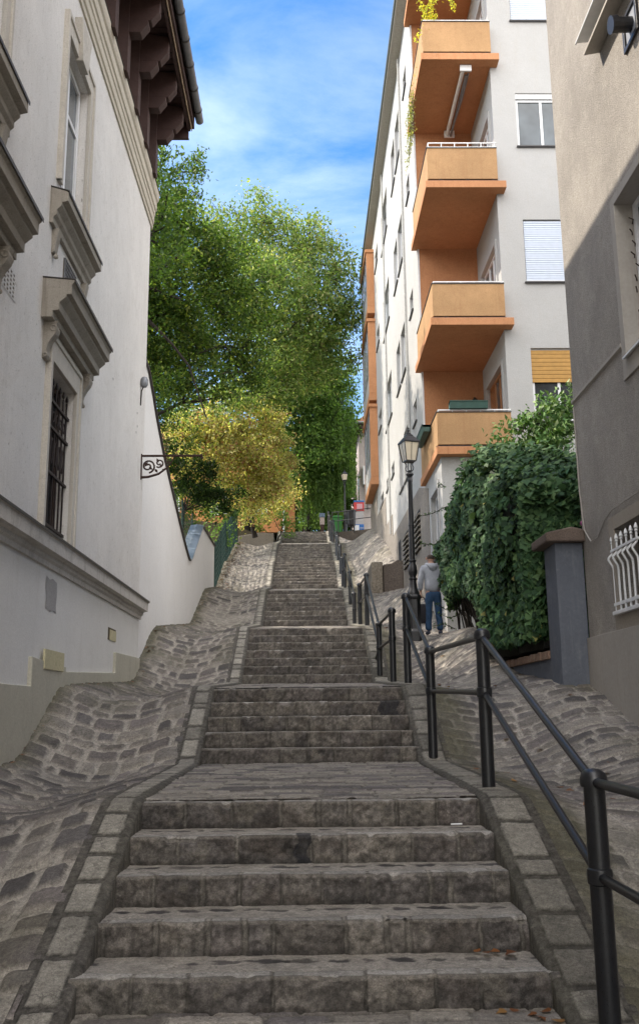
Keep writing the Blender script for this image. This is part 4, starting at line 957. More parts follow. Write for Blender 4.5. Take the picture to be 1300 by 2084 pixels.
# bay windows (oriels)
for k, (zb, zt) in enumerate(((11.2, 14.85), (15.05, 18.9), (19.2, 22.3))):
    x0, ya, yb_ = 2.96, 39.5, 43.5
    m = MB(); m.box(x0, XF - .001, ya, yb_, zb, zb + .35); m.box(x0, XF - .001, ya, yb_, zt - .18, zt)
    m.box(x0, XF - .001, ya, ya + .12, zb + .35, zt - .18); m.box(x0, XF - .001, yb_ - .12, yb_, zb + .35, zt - .18); bay = m.build('bay_window', M_orange, ap, bevel=.01)
    m = MB(); m.box(x0 + .01, XF - .002, ya + .12, yb_ - .12, zb + .35, zb + 1.2); m.build('lower_panel', bpy.data.materials['far_panel'] if 'far_panel' in bpy.data.materials else plaster('far_panel', (.42, .43, .44), grain=20), bay)
    frame_mb(0, x0 + .05, ya + .13, yb_ - .13, zb + 1.2, zt - .19, .07, -.05, (ya + 1.0, ya + 2.0, ya + 3.0)).build('frame', M_zinc, bay)
    pane_mb(0, x0 + .03, ya + .15, yb_ - .15, zb + 1.22, zt - .2).build('pane', M_glassd, bay)
    m = MB(); m.box(x0 - .06, XF, ya - .06, ya + .0, zt - .12, zt + .02); m.box(x0 - .06, x0, ya, yb_, zt - .12, zt + .02); m.build('cornice', M_orange, bay)

# awning, heater box, lamp, planters, plants of the balconies
t_ = empty('folded_awning', (4.2, 21.5, 18.0), 'rolled up white awning on long arms under the orange top balcony floor', 'awning')
m = MB(); m.tube([(4.26, 21.5, 17.98), (4.26, 24.35, 17.98)], .05, 8); m.build('roller', M_whitemetal, t_, smooth=True)
m = MB(); m.box(4.34, 4.39, 21.65, 24.3, 17.90, 17.96); m.tube([(4.42, 21.6, 17.95), (4.40, 22.6, 17.86), (4.34, 24.2, 17.88)], .025, 6); m.build('folding_arm', M_zinc, t_)
m = MB(); m.box(4.18, 4.48, 21.46, 21.52, 17.93, 18.10); m.box(4.18, 4.48, 24.3, 24.36, 17.9, 18.10); m.build('end_plate', M_whitemetal, t_)
t_ = empty('heater_box', (4.5, 24.45, 16.2), 'pale boxed heater unit with pipes mounted on the orange back wall of a balcony', 'heater')
m = MB(); m.box(4.30, 4.62, 24.2, 24.495, 15.95, 16.75); m.build('casing', M_whitemetal, t_, bevel=.02)
m = MB(); m.tube([(4.62, 24.35, 16.65), (4.85, 24.35, 16.7), (4.99, 24.3, 16.7)], .07, 8); m.tube([(4.66, 24.4, 16.0), (4.72, 24.4, 16.3), (4.66, 24.4, 16.6)], .02, 6); m.build('pipe', M_rust, t_, smooth=True)
t_ = empty('balcony_lamp', (4.72, 24.45, 9.7), 'small dark lantern on the orange wall of the lowest balcony', 'lamp')
m = MB(); m.lathe([(.02, 0), (.06, .02), (.085, .17), (.10, .19), (.02, .27)], (4.72, 24.33, 9.62), 6); m.build('lantern', simple('lantern_glass', (.22, .2, .18), .3), t_)
m = MB(); m.tube([(4.72, 24.5, 9.80), (4.72, 24.42, 9.95), (4.72, 24.33, 9.90)], .012, 6); m.lathe([(.10, 0), (.105, .012), (.02, .09), (0, .11)], (4.72, 24.33, 9.805), 6); m.build('bracket', M_iron, t_)
def planter(nm, loc, ln, axis, label):
    t = empty(nm, loc, label, 'planter', 'green planters on the lowest balcony')
    m = MB(); x, y, z = loc; pr = [(-.08, 0), (.08, 0), (.105, .17), (.12, .17), (.12, .19), (.095, .19), (.09, .12), (-.09, .12), (-.095, .19), (-.12, .19), (-.12, .17), (-.105, .17)]
    if axis == 0: m.ext([(y + a, z + b) for a, b in pr], 0, x - ln / 2, x + ln / 2)
    else: m.ext([(x + a, z + b) for a, b in pr], 1, y - ln / 2, y + ln / 2)
    m.build('trough', M_greenbox, t, bevel=.004)
    m = MB()
    if axis == 0: m.box(x - ln / 2 + .01, x + ln / 2 - .01, y - .085, y + .085, z + .125, z + .155); 
    else: m.box(x - .085, x + .085, y - ln / 2 + .01, y + ln / 2 - .01, z + .125, z + .155)
    m.build('soil', M_dirt, t)
planter('planter', (3.98, 21.40, 8.60), .92, 0, 'dark green plastic planter on the front edge of the lowest balcony')
planter('planter', (3.09, 23.1, 8.34), 1.5, 1, 'dark green planter hung outside the side of the lowest balcony')

# ================================================================== handrails
def railing_run(posts, label, pre=None, tail=None):
    """posts: list of (Y, top z); X fixed"""
    X = 1.42; hr = empty('handrail', (X, posts[0][0], posts[0][1] - 1.2), label, 'handrail', 'black handrails beside the stairs')
    for (y, zt) in posts:
        m = MB(); g = float(P1(y)) - .12
        m.lathe([(.052, 0), (.052, zt - g - .05), (.066, zt - g - .05), (.068, zt - g - .015), (.060, zt - g + .012), (.035, zt - g + .032), (0, zt - g + .038)], (X, y, g), 18)
        po = m.build('post', M_rail, hr, smooth=True)
        m = MB(); zm = zt - .47
        m.lathe([(.050, 0), (.060, .008), (.062, .05), (.060, .075), (.050, .083)], (X, y, zm - .04), 18); m.build('collar', M_rail, po, smooth=True)
    pts = ([pre] if pre else []) + posts
    for h, nm in ((-.03, 'top_rail'), (-.47, 'middle_rail')):
        for (a, b) in zip(pts[:-1], pts[1:]):
            m = MB(); e = .045
            d = Vector((0, b[0] - a[0], b[1] - a[1])).normalized()
            pa = Vector((X, a[0], a[1] + h)); pb = Vector((X, b[0], b[1] + h))
            m.tube([pa, pb], .024, 12); m.build(nm, M_rail, hr, smooth=True)
    if tail:
        m = MB(); m.tube([(X, tail[0], tail[1]), (X - .02, tail[2], tail[3])], .02, 8); m.build('rail_end', M_rail, hr, smooth=True)
    return hr
railing_run([(2.1, 1.17), (4.76, 1.18), (7.5, 2.11), (10.67, 2.19), (13.0, 3.09)], 'nearest black handrail climbing from the bottom right corner past the first landing')
railing_run([(15.15, 3.12), (17.82, 3.15), (21.1, 4.57), (23.7, 4.69)], 'second black handrail up the hill, left of the street lamp', tail=(17.82, 2.69, 18.6, 2.50))
railing_run([(26.4, 4.80), (28.6, 5.75), (32.05, 6.88), (33.9, 7.05)], 'third black handrail up the hill, level with the stone block')
railing_run([(35.8, 7.85), (38.3, 8.70), (40.0, 9.20), (43.9, 10.5), (46.0, 10.8)], 'fourth black handrail up the hill, far up the stairs')
railing_run([(48.4, 11.4), (50.3, 12.1), (52.4, 12.75)], 'topmost black handrail beside the last flight of stairs')
pr = empty('platform_railing', (1.6, 52.5, 11.5), 'thin black railing along the edge of the upper platform', 'railing')
A = Vector((1.65, 52.45, 0)); B = Vector((4.05, 51.2, 0))
for t in (0, .14, .5, .93, 1.0):
    p = A.lerp(B, t); m = MB(); m.tube([(p.x, p.y, 11.45), (p.x, p.y, 12.74)], .028, 8); m.build('post', M_rail, pr, smooth=True)
for z in (12.72, 12.2):
    m = MB(); m.tube([(A.x, A.y, z), (B.x, B.y, z)], .026, 8); m.build('rail', M_rail, pr, smooth=True)
m = MB(); m.add([(1.58, 52.5, 9.5), (4.6, 50.95, 9.5), (4.6, 56, 9.5), (1.58, 56, 9.5), (1.58, 52.5, 11.54), (4.6, 50.95, 11.54), (4.6, 56, 11.54), (1.58, 56, 11.54)], [(0, 3, 2, 1), (4, 5, 6, 7), (0, 1, 5, 4), (1, 2, 6, 5), (2, 3, 7, 6), (3, 0, 4, 7)])
tag(m.build('platform', plaster('dark_stone', (.12, .10, .085), var=.3, grain=20, bs=.8)), 'raised street platform at the top of the stairs', kind='structure')

# stone block and pier in the right ramp
sb = MB(); sb.ext([(2.62, 4.9), (3.29, 4.9), (3.29, 6.36), (3.1, 6.42), (2.9, 6.30), (2.62, 6.26)], 1, 30.5, 32.4)
tag(sb.build('stone_block', plaster('damp_stone', (.17, .14, .12), var=.35, grain=20, stain=(.07, .06, .055), stain_amt=.7, bs=1), None, (2.9, 31, 5.2), bevel=.04), 'dark damp masonry block stepping up against the apartment house wall', 'wall')
sb = MB(); sb.box(2.22, 2.60, 30.42, 32.2, 4.8, 6.34)
tag(sb.build('stone_pier', plaster('pale_rubble', (.27, .235, .19), var=.3, grain=18, stain=(.12, .1, .08), stain_amt=.6, bs=1.2), None, (2.4, 31, 5.2), bevel=.04), 'pale rubble stone pier left of the dark damp masonry block', 'pillar')

# ================================================================== street lamps
M_lglass = simple('frosted_glass', (.60, .52, .40), .35, var=.15, scale=3, bump=.02)
def street_lamp(loc, label):
    x, y, z = loc; t = empty('street_lamp', loc, label, 'street lamp', 'old fashioned cast iron street lamps')
    m = MB(); m.lathe([(.20, -.25), (.20, .12), (.185, .13), (.165, .16), (.15, .18), (.15, .80), (.165, .82), (.175, .86), (.16, .90), (.14, .91)], loc, 8, pi / 8); m.build('base', M_iron, t, bevel=.004)
    m = MB(); m.lathe([(.135, .91), (.13, .95), (.105, 1.0), (.085, 1.08), (.075, 1.18), (.072, 1.22), (.092, 1.235), (.092, 1.26), (.072, 1.275), (.068, 1.30), (.09, 1.35), (.10, 1.42), (.092, 1.50), (.068, 1.58), (.062, 1.61), (.082, 1.625), (.082, 1.65), (.060, 1.665), (.058, 2.4), (.066, 2.405), (.066, 2.43), (.056, 2.435), (.047, 3.38), (.055, 3.40), (.055, 3.44), (.045, 3.46), (.05, 3.50), (.085, 3.55), (.075, 3.58), (.04, 3.60), (.05, 3.64), (0, 3.65)], loc, 16); m.build('column', M_iron, t, smooth=True)
    m = MB()
    for k in range(4):
        a = pi / 4 + k * pi / 2 + .3
        m.tube([(x + r * cos(a), y + r * sin(a), z + h) for r, h in ((.03, 3.62), (.085, 3.65), (.095, 3.70), (.07, 3.76), (.075, 3.80), (.105, 3.82))], .011, 6)
    m.build('cradle', M_iron, t, smooth=True)
    rt = pi / 4 + .3
    m = MB(); m.lathe([(.165, 3.84), (.165, 3.86), (.155, 3.86)], loc, 4, rt)
    R0, R1, z0, z1 = .165, .245, 3.86, 4.26
    for k in range(4):
        a = rt + k * pi / 2; m.tube([(x + R0 * cos(a), y + R0 * sin(a), z + z0), (x + R1 * cos(a), y + R1 * sin(a), z + z1)], .012, 5)
        b2 = rt + (k + .5) * pi / 2; c = cos(pi / 4); m.tube([(x + R0 * c * cos(b2), y + R0 * c * sin(b2), z + z0), (x + R1 * c * cos(b2), y + R1 * c * sin(b2), z + z1)], .005, 5)
    m.lathe([(R1 + .005, z1), (R1 + .02, z1 + .005), (R1 + .02, z1 + .03), (.13, z1 + .15), (.11, z1 + .16), (.11, z1 + .18), (.07, z1 + .21), (.0, z1 + .22)], loc, 4, rt); la = m.build('lantern', M_iron, t)
    m = MB(); m.lathe([(R0 - .012, z0 + .002), (R1 - .012, z1 - .002)], loc, 4, rt); m.build('glass', M_lglass, la)
    m = MB(); m.lathe([(.05, z1 + .20), (.055, z1 + .23), (.02, z1 + .25), (.02, z1 + .27), (.032, z1 + .30), (.02, z1 + .325), (.012, z1 + .33), (.022, z1 + .35), (.0, z1 + .39)], loc, 10); m.build('finial', M_iron, la, smooth=True)
    return t
lamp = street_lamp((2.33, 19.8, 3.02), 'tall black cast iron street lamp beside the man in the grey hoodie')
l2 = copy_tree(lamp, None, 'distant black street lamp in front of the hanging foliage at the top of the stairs'); l2.location = (2.42, 53.2, 11.5); l2.scale = (.86, .86, .86)

# far white house and top street things
fh = empty('far_house', (3.6, 57, 11.5), 'pale house with dark eaves at the top of the stairs right of the hanging foliage', 'house')
m = MB(); m.box(3.55, 12, 57, 68, 11, 19.2); m.build('wall', plaster('far_wall', (.52, .46, .44), var=.2, grain=12, stain=(.3, .25, .22), stain_amt=.5), fh)
m = MB(); m.add([(2.95, 56.3, 19.25), (12.5, 56.3, 19.25), (12.5, 69, 19.25), (2.95, 69, 19.25), (5, 59, 21.2), (11, 59, 21.2), (11, 67, 21.2), (5, 67, 21.2)], [(0, 3, 2, 1), (4, 5, 6, 7), (0, 1, 5, 4), (1, 2, 6, 5), (2, 3, 7, 6), (3, 0, 4, 7)]); m.build('roof', bpy.data.materials['roof_tiles'], fh)
m = MB(); m.box(2.98, 12.4, 56.34, 68.9, 19.0, 19.245); m.build('eaves', M_brown, fh)
m = MB(); m.tube([(2.9, 56.25, 19.32), (12.5, 56.25, 19.32)], .09, 8); m.build('gutter', M_zinc, fh, smooth=True)
m = MB(); m.box(3.75, 4.3, 56.6, 56.999, 15.4, 16.6); m.build('utility_box', M_whitemetal, fh)
m = MB()
for i in range(7): m.box(3.98, 4.4, 56.75, 56.80, 13.9 + .2 * i, 13.93 + .2 * i)
m.box(3.96, 4.0, 56.74, 56.81, 13.8, 15.4); m.build('iron_ladder', M_iron, fh)
m = MB(); m.box(3.54, 3.552, 57.5, 59, 14, 16.5); m.build('window', M_glassd, fh)

def kiosk(loc):
    x, y, z = loc; t = empty('ticket_machine', loc, 'red white and blue machine standing on the upper platform against the pale house', 'machine')
    m = MB(); m.box(x - .27, x + .27, y - .2, y + .25, z, z + .75); m.build('lower_body', simple('blue_panel', (.03, .14, .42), .4), t, bevel=.02)
    m = MB(); m.box(x - .25, x + .25, y - .18, y + .23, z + .751, z + 1.55); m.build('middle_body', simple('grey_panel', (.38, .36, .36), .5), t, bevel=.01)
    m = MB(); m.box(x - .30, x + .30, y - .22, y + .26, z + 1.552, z + 2.08); m.build('head', simple('red_panel', (.50, .05, .05), .4), t, bevel=.03)
    m = MB(); m.box(x - .31, x + .31, y - .23, y + .27, z + 2.081, z + 2.18); m.build('lid', bpy.data.materials['blue_panel'], t, bevel=.02)
    m = MB(); m.box(x - .13, x + .20, y - .226, y - .221, z + 1.66, z + 1.98); m.build('screen', simple('pink_screen', (.55, .30, .34), .4), t)
    m = MB(); m.box(x - .27, x - .02, y - .206, y - .201, z + .1, z + .70); m.build('white_panel', M_whitemetal, t)
    m = MB(); m.box(x + .02, x + .24, y - .206, y - .2015, z + .35, z + .42); m.box(x + .02, x + .24, y - .206, y - .2015, z + .50, z + .55); m.build('pale_stripes', bpy.data.materials['grey_panel'], t)
kiosk((3.28, 54.0, 11.545))
t_ = empty('litter_bin', (2.75, 52.7, 11.9), 'black litter bin behind the railing of the upper platform', 'bin')
m = MB(); m.lathe([(.20, 0), (.24, .1), (.28, .85), (.30, .86), (.30, .92), (.26, .93)], (2.75, 52.75, 11.95), 12); m.build('tub', M_iron, t_)
m = MB(); m.tube([(2.75, 52.75, 11.54), (2.75, 52.75, 12.0)], .05, 8); m.build('foot', M_iron, t_)
t_ = empty('wheelie_bin', (1.98, 53.4, 11.55), 'green wheeled rubbish bin beside the distant street lamp', 'bin')
M_gb = simple('bin_green', (.04, .20, .045), .5)
m = MB(); m.add([(1.74, 53.1, 11.62), (2.2, 53.1, 11.62), (2.2, 53.6, 11.62), (1.74, 53.6, 11.62), (1.68, 53.0, 12.55), (2.26, 53.0, 12.55), (2.26, 53.7, 12.55), (1.68, 53.7, 12.55)], [(0, 3, 2, 1), (4, 5, 6, 7), (0, 1, 5, 4), (1, 2, 6, 5), (2, 3, 7, 6), (3, 0, 4, 7)]); m.build('tub', M_gb, t_, bevel=.02)
m = MB(); m.ext([(1.66, 12.552), (2.28, 12.552), (2.26, 12.62), (1.97, 12.68), (1.68, 12.62)], 1, 52.97, 53.74); m.build('lid', M_gb, t_, bevel=.01)
for x in (1.72, 2.22):
    m = MB(); m.tube([(x - .03, 53.62, 11.65), (x + .03, 53.62, 11.65)], .1, 12); m.build('wheel', M_iron, t_)
t_ = empty('sign_post', (1.10, 54.5, 11.5), 'squat post with pale collar and blue cap at the head of the stairs', 'bollard')
m = MB(); m.box(1.0, 1.22, 54.4, 54.6, 11.5, 12.4); m.build('pedestal', M_rust, t_, bevel=.01)
m = MB(); m.box(.97, 1.25, 54.37, 54.63, 12.402, 12.85); m.build('collar', simple('pinkish', (.32, .26, .24), .6), t_, bevel=.01)
m = MB(); m.box(.94, 1.28, 54.34, 54.66, 12.852, 13.1); m.build('cap', simple('slate_blue', (.10, .14, .2), .5), t_, bevel=.03)
# orange house behind the trees
oh = empty('orange_house', (-3, 58, 11), 'orange rendered house half hidden behind the yellow shrub at the top left', 'house')
m = MB(); m.box(-16, -0.55, 58.5, 70, 10, 17.5); m.build('wall', plaster('far_orange', (.55, .24, .10), var=.15, grain=12), oh)
m = MB(); m.tube([(-1.25, 58.42, 11), (-1.25, 58.42, 17.4)], .06, 8); m.build('downpipe', M_whitemetal, oh)
m = MB(); m.ext([(-16.6, 17.5), (0, 17.5), (-4, 19.8), (-12, 19.8)], 1, 58, 70.5); m.build('roof', bpy.data.materials['roof_tiles'], oh)
for i, x in enumerate((-12, -9, -6, -3.4)):
    f = frame_mb(1, 58.49, x, x + 1.1, 13.9, 15.7, .08, -.06, (x + .55,)).build('window', M_pvc, oh); pane_mb(1, 58.46, x + .05, x + 1.05, 13.95, 15.65).build('pane', M_glassd, f)
# ================================================================== vegetation
rng = np.random.default_rng(11)
Rm = np.array([_xa, _ya, _za])
def at_(px, py, Y):
    d = Rm @ np.array([px - CX, CY - py, -F]); t = Y / d[1]; return np.array([0, 0, ZC]) + t * d
def unit(v): return v / (np.linalg.norm(v, axis=-1, keepdims=True) + 1e-9)
def leaf_quads(P, size, cols, droop=0.35, outward=None, fold=0.25, asp=0.55):
    n = len(P); d = rng.normal(size=(n, 3)); d[:, 2] -= droop * 1.2
    if outward is not None: d = d + outward * 0.8
    d = unit(d); u = rng.normal(size=(n, 3)); 
    if outward is not None: nn = unit(outward * 1.3 + rng.normal(size=(n, 3)) * .6 + np.array([0, 0, .3])); u = np.cross(d, nn)
    else: u[:, 2] *= 0.5; u = u - d * (u * d).sum(1, keepdims=True)
    u = unit(u); nrm = np.cross(d, u); s = (size * (0.6 + 0.8 * rng.random(n)))[:, None]
    a = P - d * s * .5; b = P + u * s * asp * .5 - d * s * .08 + nrm * s * fold * .4; c = P + d * s * .5 - nrm * s * .12; e = P - u * s * asp * .5 - d * s * .08 + nrm * s * fold * .4
    V = np.stack([a, b, c, e], 1).reshape(-1, 3); Fq = np.arange(4 * n).reshape(n, 4)
    return V, Fq, np.repeat(cols, 4, 0)
def leaf_col(n, pal, wts, var=.25, clump=None):
    pal = np.array(pal); i = rng.choice(len(pal), n, p=np.array(wts) / sum(wts)); c = pal[i]
    k = (1 - var) + 2 * var * rng.random((n, 1))
    if clump is not None: k = k * clump[:, None]
    return c * k
def crown(blobs, dens, size, pal, wts, sub=26, sig=0.30, hollow=0.45, droop=.35, asp=.5):
    """blobs: (centre xyz, radius xyz); returns leaf geometry and clump centres"""
    PP = []; CL = []; CC = []
    for c, r in blobs:
        c = np.array(c); r = np.array(r) * np.ones(3)
        vol = r.prod() * 4.19; ns = max(6, int(sub * (vol / 6) ** .75)); n = int(dens * vol ** .9)
        q = unit(rng.normal(size=(ns, 3))) * (hollow + (1.08 - hollow) * rng.random((ns, 1)) ** .6)
        cc = c + q * r; CC.append(cc); k = rng.integers(0, ns, n); kb = 0.65 + 0.7 * rng.random(ns)
        sg = sig * (0.6 + 0.8 * rng.random(ns)); o = rng.normal(size=(n, 3)) * sg[k][:, None]; o[:, 2] *= .6; o[:, 2] -= 0.25 * np.hypot(o[:, 0], o[:, 1])
        PP.append(cc[k] + o); CL.append(kb[k])
    P = np.concatenate(PP); cl = np.concatenate(CL)
    cols = leaf_col(len(P), pal, wts, .22, cl)
    return leaf_quads(P, size, cols, droop, None, .3, asp), np.concatenate(CC)
def blob(px, py, Y, rpx, dy=1.0, ry=None):
    c = at_(px, py, Y); r = rpx * Y / 1900.0
    return (c, (r, r * dy if ry is None else ry, r))
def limbs(root, top, tips, r0, frac=.55, rmin=.012, n_=6, seed=1):
    """trunk from root to top, tapered limbs to a share of the clump centres"""
    rg = random.Random(seed); m = MB(); root = Vector(root); top = Vector(top)
    tr = []; N_ = 9
    for i in range(N_ + 1):
        t = i / N_; p = root.lerp(top, t) + Vector((rg.uniform(-1, 1), rg.uniform(-1, 1), 0)) * .10 * r0 * 10 * (0 < i) * .5
        tr.append(p)
    rs = [r0 * (1.25 if i == 0 else (1 - .75 * i / N_)) for i in range(N_ + 1)]
    trunk = MB(); trunk.tube(tr, rs, 9)
    tips = [Vector(t) for t in tips]; rg.shuffle(tips); tips = tips[:int(len(tips) * frac)]
    nodes = [(tr[i], rs[i]) for i in range(3, N_ + 1)]
    for t in tips:
        # attach to the nearest node that lies below/inside
        best = min(nodes, key=lambda q: (q[0] - t).length + max(0, q[0].z - t.z) * 1.5 + (0.5 if q[1] < .03 else 0))
        a, ra = best; L_ = (t - a).length; mid = a.lerp(t, .5) + Vector((rg.uniform(-1, 1), rg.uniform(-1, 1), rg.uniform(.2, 1))) * L_ * .12
        q1 = a.lerp(mid, .5) + Vector((rg.uniform(-1, 1), rg.uniform(-1, 1), rg.uniform(-1, 1))) * L_ * .03
        r1 = max(rmin * 1.4, min(ra * .6, .018 * L_ + rmin))
        m.tube([a, q1, mid, mid.lerp(t, .55) + Vector((rg.uniform(-1, 1), 0, rg.uniform(-1, 1))) * L_ * .04, t], [r1, r1 * .85, r1 * .65, r1 * .45, rmin * .6], 5, caps=False)
        nodes.append((mid, r1 * .65)); nodes.append((q1, r1 * .85))
    return trunk, m
def make_tree(name, org, label, cat, group, geo, trunk, br, mat=None, extra=None):
    t = empty(name, org, label, cat, group)
    if trunk is not None: trunk.build('trunk', M_bark, t, smooth=True)
    if br is not None: br.build('limbs', M_bark, t, smooth=True)
    V, Fq, C = geo; me = np_mesh('crown', V, Fq, C, smooth=False); link('crown', me, mat or M_leaf, t)
    return t
G_dark = [(.042, .078, .024), (.065, .112, .028), (.10, .15, .035), (.19, .225, .055)]
G_mid = [(.105, .165, .055), (.145, .215, .07), (.21, .265, .095), (.30, .30, .14)]
G_low = [(.075, .13, .04), (.11, .19, .055), (.17, .25, .075)]
G_yel = [(.52, .46, .20), (.45, .39, .15), (.60, .54, .30), (.34, .17, .12), (.24, .29, .09)]

# near dark tree behind the garden wall (overhangs the wall)
B1 = [blob(345, 430, 27, 60), blob(400, 500, 28, 75), blob(330, 560, 26, 75), blob(440, 570, 29, 75), blob(350, 680, 27, 85), blob(450, 680, 29, 80), blob(510, 620, 30, 55), blob(500, 740, 29, 50), blob(330, 790, 26, 45), blob(415, 770, 27, 50), blob(270, 500, 27, 80), blob(260, 640, 27, 90), blob(470, 500, 30, 45)]
geo, cc = crown(B1, 850, .13, G_dark, (3, 4, 3, 1.5), sub=60, sig=.30)
# sparse sprays against the sky beside the eaves
sp = []; spc = []
for (pts, n) in (([(300, 470), (330, 400), (350, 350), (375, 335), (398, 325), (412, 305)], 420), ([(320, 420), (340, 395), (375, 385), (410, 395)], 260), ([(310, 400), (325, 340), (332, 300)], 420), ([(352, 350), (385, 350), (402, 345)], 160), ([(398, 325), (408, 340), (412, 362)], 110)):
    q = np.array([at_(x, y, 25.6) for x, y in pts]); seg = rng.integers(0, len(q) - 1, n); t = rng.random((n, 1)); sp.append(q[seg] * (1 - t) + q[seg + 1] * t + rng.normal(size=(n, 3)) * np.array([.10, .25, .09]) + np.array([0, 0, -.08])); spc.append(q)
P_ = np.concatenate(sp); g2 = leaf_quads(P_, .13, leaf_col(len(P_), G_dark, (3, 4, 3, 1)), .9, None, .3, .42)
V = np.concatenate([geo[0], g2[0]]); Fq = np.concatenate([geo[1], g2[1] + len(geo[0])]); C = np.concatenate([geo[2], g2[2]])
tk, br = limbs((-6.2, 27.5, 4.0), (-4.6, 27.8, 15.5), cc, .26, .4, .018, seed=3)
for q in spc: br.tube([tuple(p) for p in q], [.03 - .022 * i / (len(q) - 1) for i in range(len(q))], 5)
for pts in ([(285, 580), (330, 545), (365, 520)], [(290, 580), (340, 600), (372, 610)], [(300, 650), (350, 700), (385, 745), (420, 850)]):
    br.tube([tuple(at_(x, y, 25.5)) for x, y in pts], [.06, .04, .03, .02][:len(pts)], 6)
make_tree('leafy_tree', (-6.2, 27.5, 4.0), 'dark green tree with bare looking dark limbs rising behind the white garden wall', 'tree', 'trees on the left slope', (V, Fq, C), tk, br)

# tall olive green trees further up
B2 = [blob(520, 435, 42, 50), blob(470, 470, 42, 50), blob(570, 500, 43, 70), blob(625, 480, 43, 48), blob(660, 550, 43, 65), blob(560, 600, 41, 90), blob(650, 640, 43, 80), blob(705, 640, 43, 38), blob(700, 560, 43, 30), blob(500, 570, 41, 60), blob(610, 730, 43, 70), blob(560, 700, 41, 60), blob(690, 720, 44, 42), blob(425, 450, 41, 38), blob(520, 760, 42, 50), blob(480, 790, 41, 42), blob(570, 790, 42, 42), blob(425, 815, 40, 36), blob(375, 825, 39, 34)]
geo, cc = crown(B2, 330, .175, G_mid, (2, 4, 3, 1.6), sub=40, sig=.42)
tk, br = limbs((-3.4, 50.5, 10.2), (-.8, 43.5, 22.0), cc, .30, .4, .02, seed=5)
make_tree('leafy_tree', (-3.4, 50.5, 10.2), 'tallest tree, pale olive green crown in the middle against the sky', 'tree', 'trees on the left slope', geo, tk, br)
# dense dark crown with hanging curtains at the top of the stairs
B3 = [blob(640, 790, 55, 55), blob(600, 840, 55, 60), blob(665, 850, 55, 50), blob(700, 840, 56, 26), blob(640, 910, 55, 60), blob(600, 960, 55, 40), blob(690, 800, 56, 26), blob(570, 780, 54, 50), blob(640, 700, 50, 50), blob(680, 760, 52, 40), blob(600, 740, 50, 50), blob(715, 870, 56, 16)]
geo, cc = crown(B3, 420, .20, G_low, (3, 4, 2), sub=40, sig=.42)
st = []
for i in range(380):
    px = rng.uniform(606, 722) if i % 3 else rng.uniform(650, 722); y0 = rng.uniform(830, 980); y1 = min(1076, y0 + rng.uniform(60, 220)); Y = rng.uniform(54.8, 57.5)
    if px > 700: y1 = min(y1, 1010)
    a = at_(px, y0, Y); b = at_(px + rng.uniform(-3, 3), y1, Y); n = int(abs(a[2] - b[2]) * 30); t = rng.random((n, 1))
    st.append(a * (1 - t) + b * t + rng.normal(size=(n, 3)) * .06)
P_ = np.concatenate(st); g2 = leaf_quads(P_, .15, leaf_col(len(P_), G_low, (3, 4, 2)) * 1.05, 1.6, None, .3, .4)
V = np.concatenate([geo[0], g2[0]]); Fq = np.concatenate([geo[1], g2[1] + len(geo[0])]); C = np.concatenate([geo[2], g2[2]])
tk, br = limbs((0.2, 57.5, 11.4), (0.8, 57.3, 19.0), cc, .26, .5, .02, seed=8)
make_tree('weeping_tree', (0.2, 57.5, 11.4), 'dense dark tree with hanging curtains of leaves at the top of the stairs', 'tree', None, (V, Fq, C), tk, br)
# yellow shrub tree
B4 = [blob(400, 870, 43, 55), blob(465, 835, 44, 50), blob(530, 845, 45, 48), blob(450, 920, 43, 75), blob(535, 920, 44, 62), blob(575, 950, 45, 28), blob(390, 935, 42, 40), blob(545, 990, 44, 40), blob(500, 1000, 44, 38), blob(360, 860, 43, 35), blob(590, 1000, 46, 22), blob(560, 1030, 45.5, 26), blob(500, 1040, 44, 26)]
geo, cc = crown(B4, 600, .15, G_yel, (4, 2.4, 3, 2.2, 2.6), sub=44, sig=.30)
tk, br = limbs((-2.4, 45.6, 10.0), (-2.9, 44.5, 14.0), cc, .12, .5, .014, seed=9)
make_tree('yellowing_tree', (-2.4, 45.6, 10.0), 'small tree with yellow and rust autumn leaves above the stone bed wall', 'tree', None, geo, tk, br)
# dark maple bush leaning over the fence
B5 = [blob(375, 950, 30, 30), blob(425, 975, 30, 42), blob(465, 1000, 31, 28), blob(400, 1010, 30, 35), blob(440, 1030, 31, 28), blob(350, 925, 29, 25)]
geo, cc = crown(B5, 1100, .12, [(.022, .045, .018), (.035, .062, .02), (.055, .09, .025)], (3, 3, 1.5), sub=34, sig=.18)
tk, br = limbs((-4.3, 30.5, 4.5), (-3.9, 30.6, 8.6), cc, .11, .5, .012, seed=12)
make_tree('dark_maple', (-4.3, 30.5, 4.5), 'small dark leaved tree drooping over the green mesh fence beside the garden wall', 'tree', None, geo, tk, br)
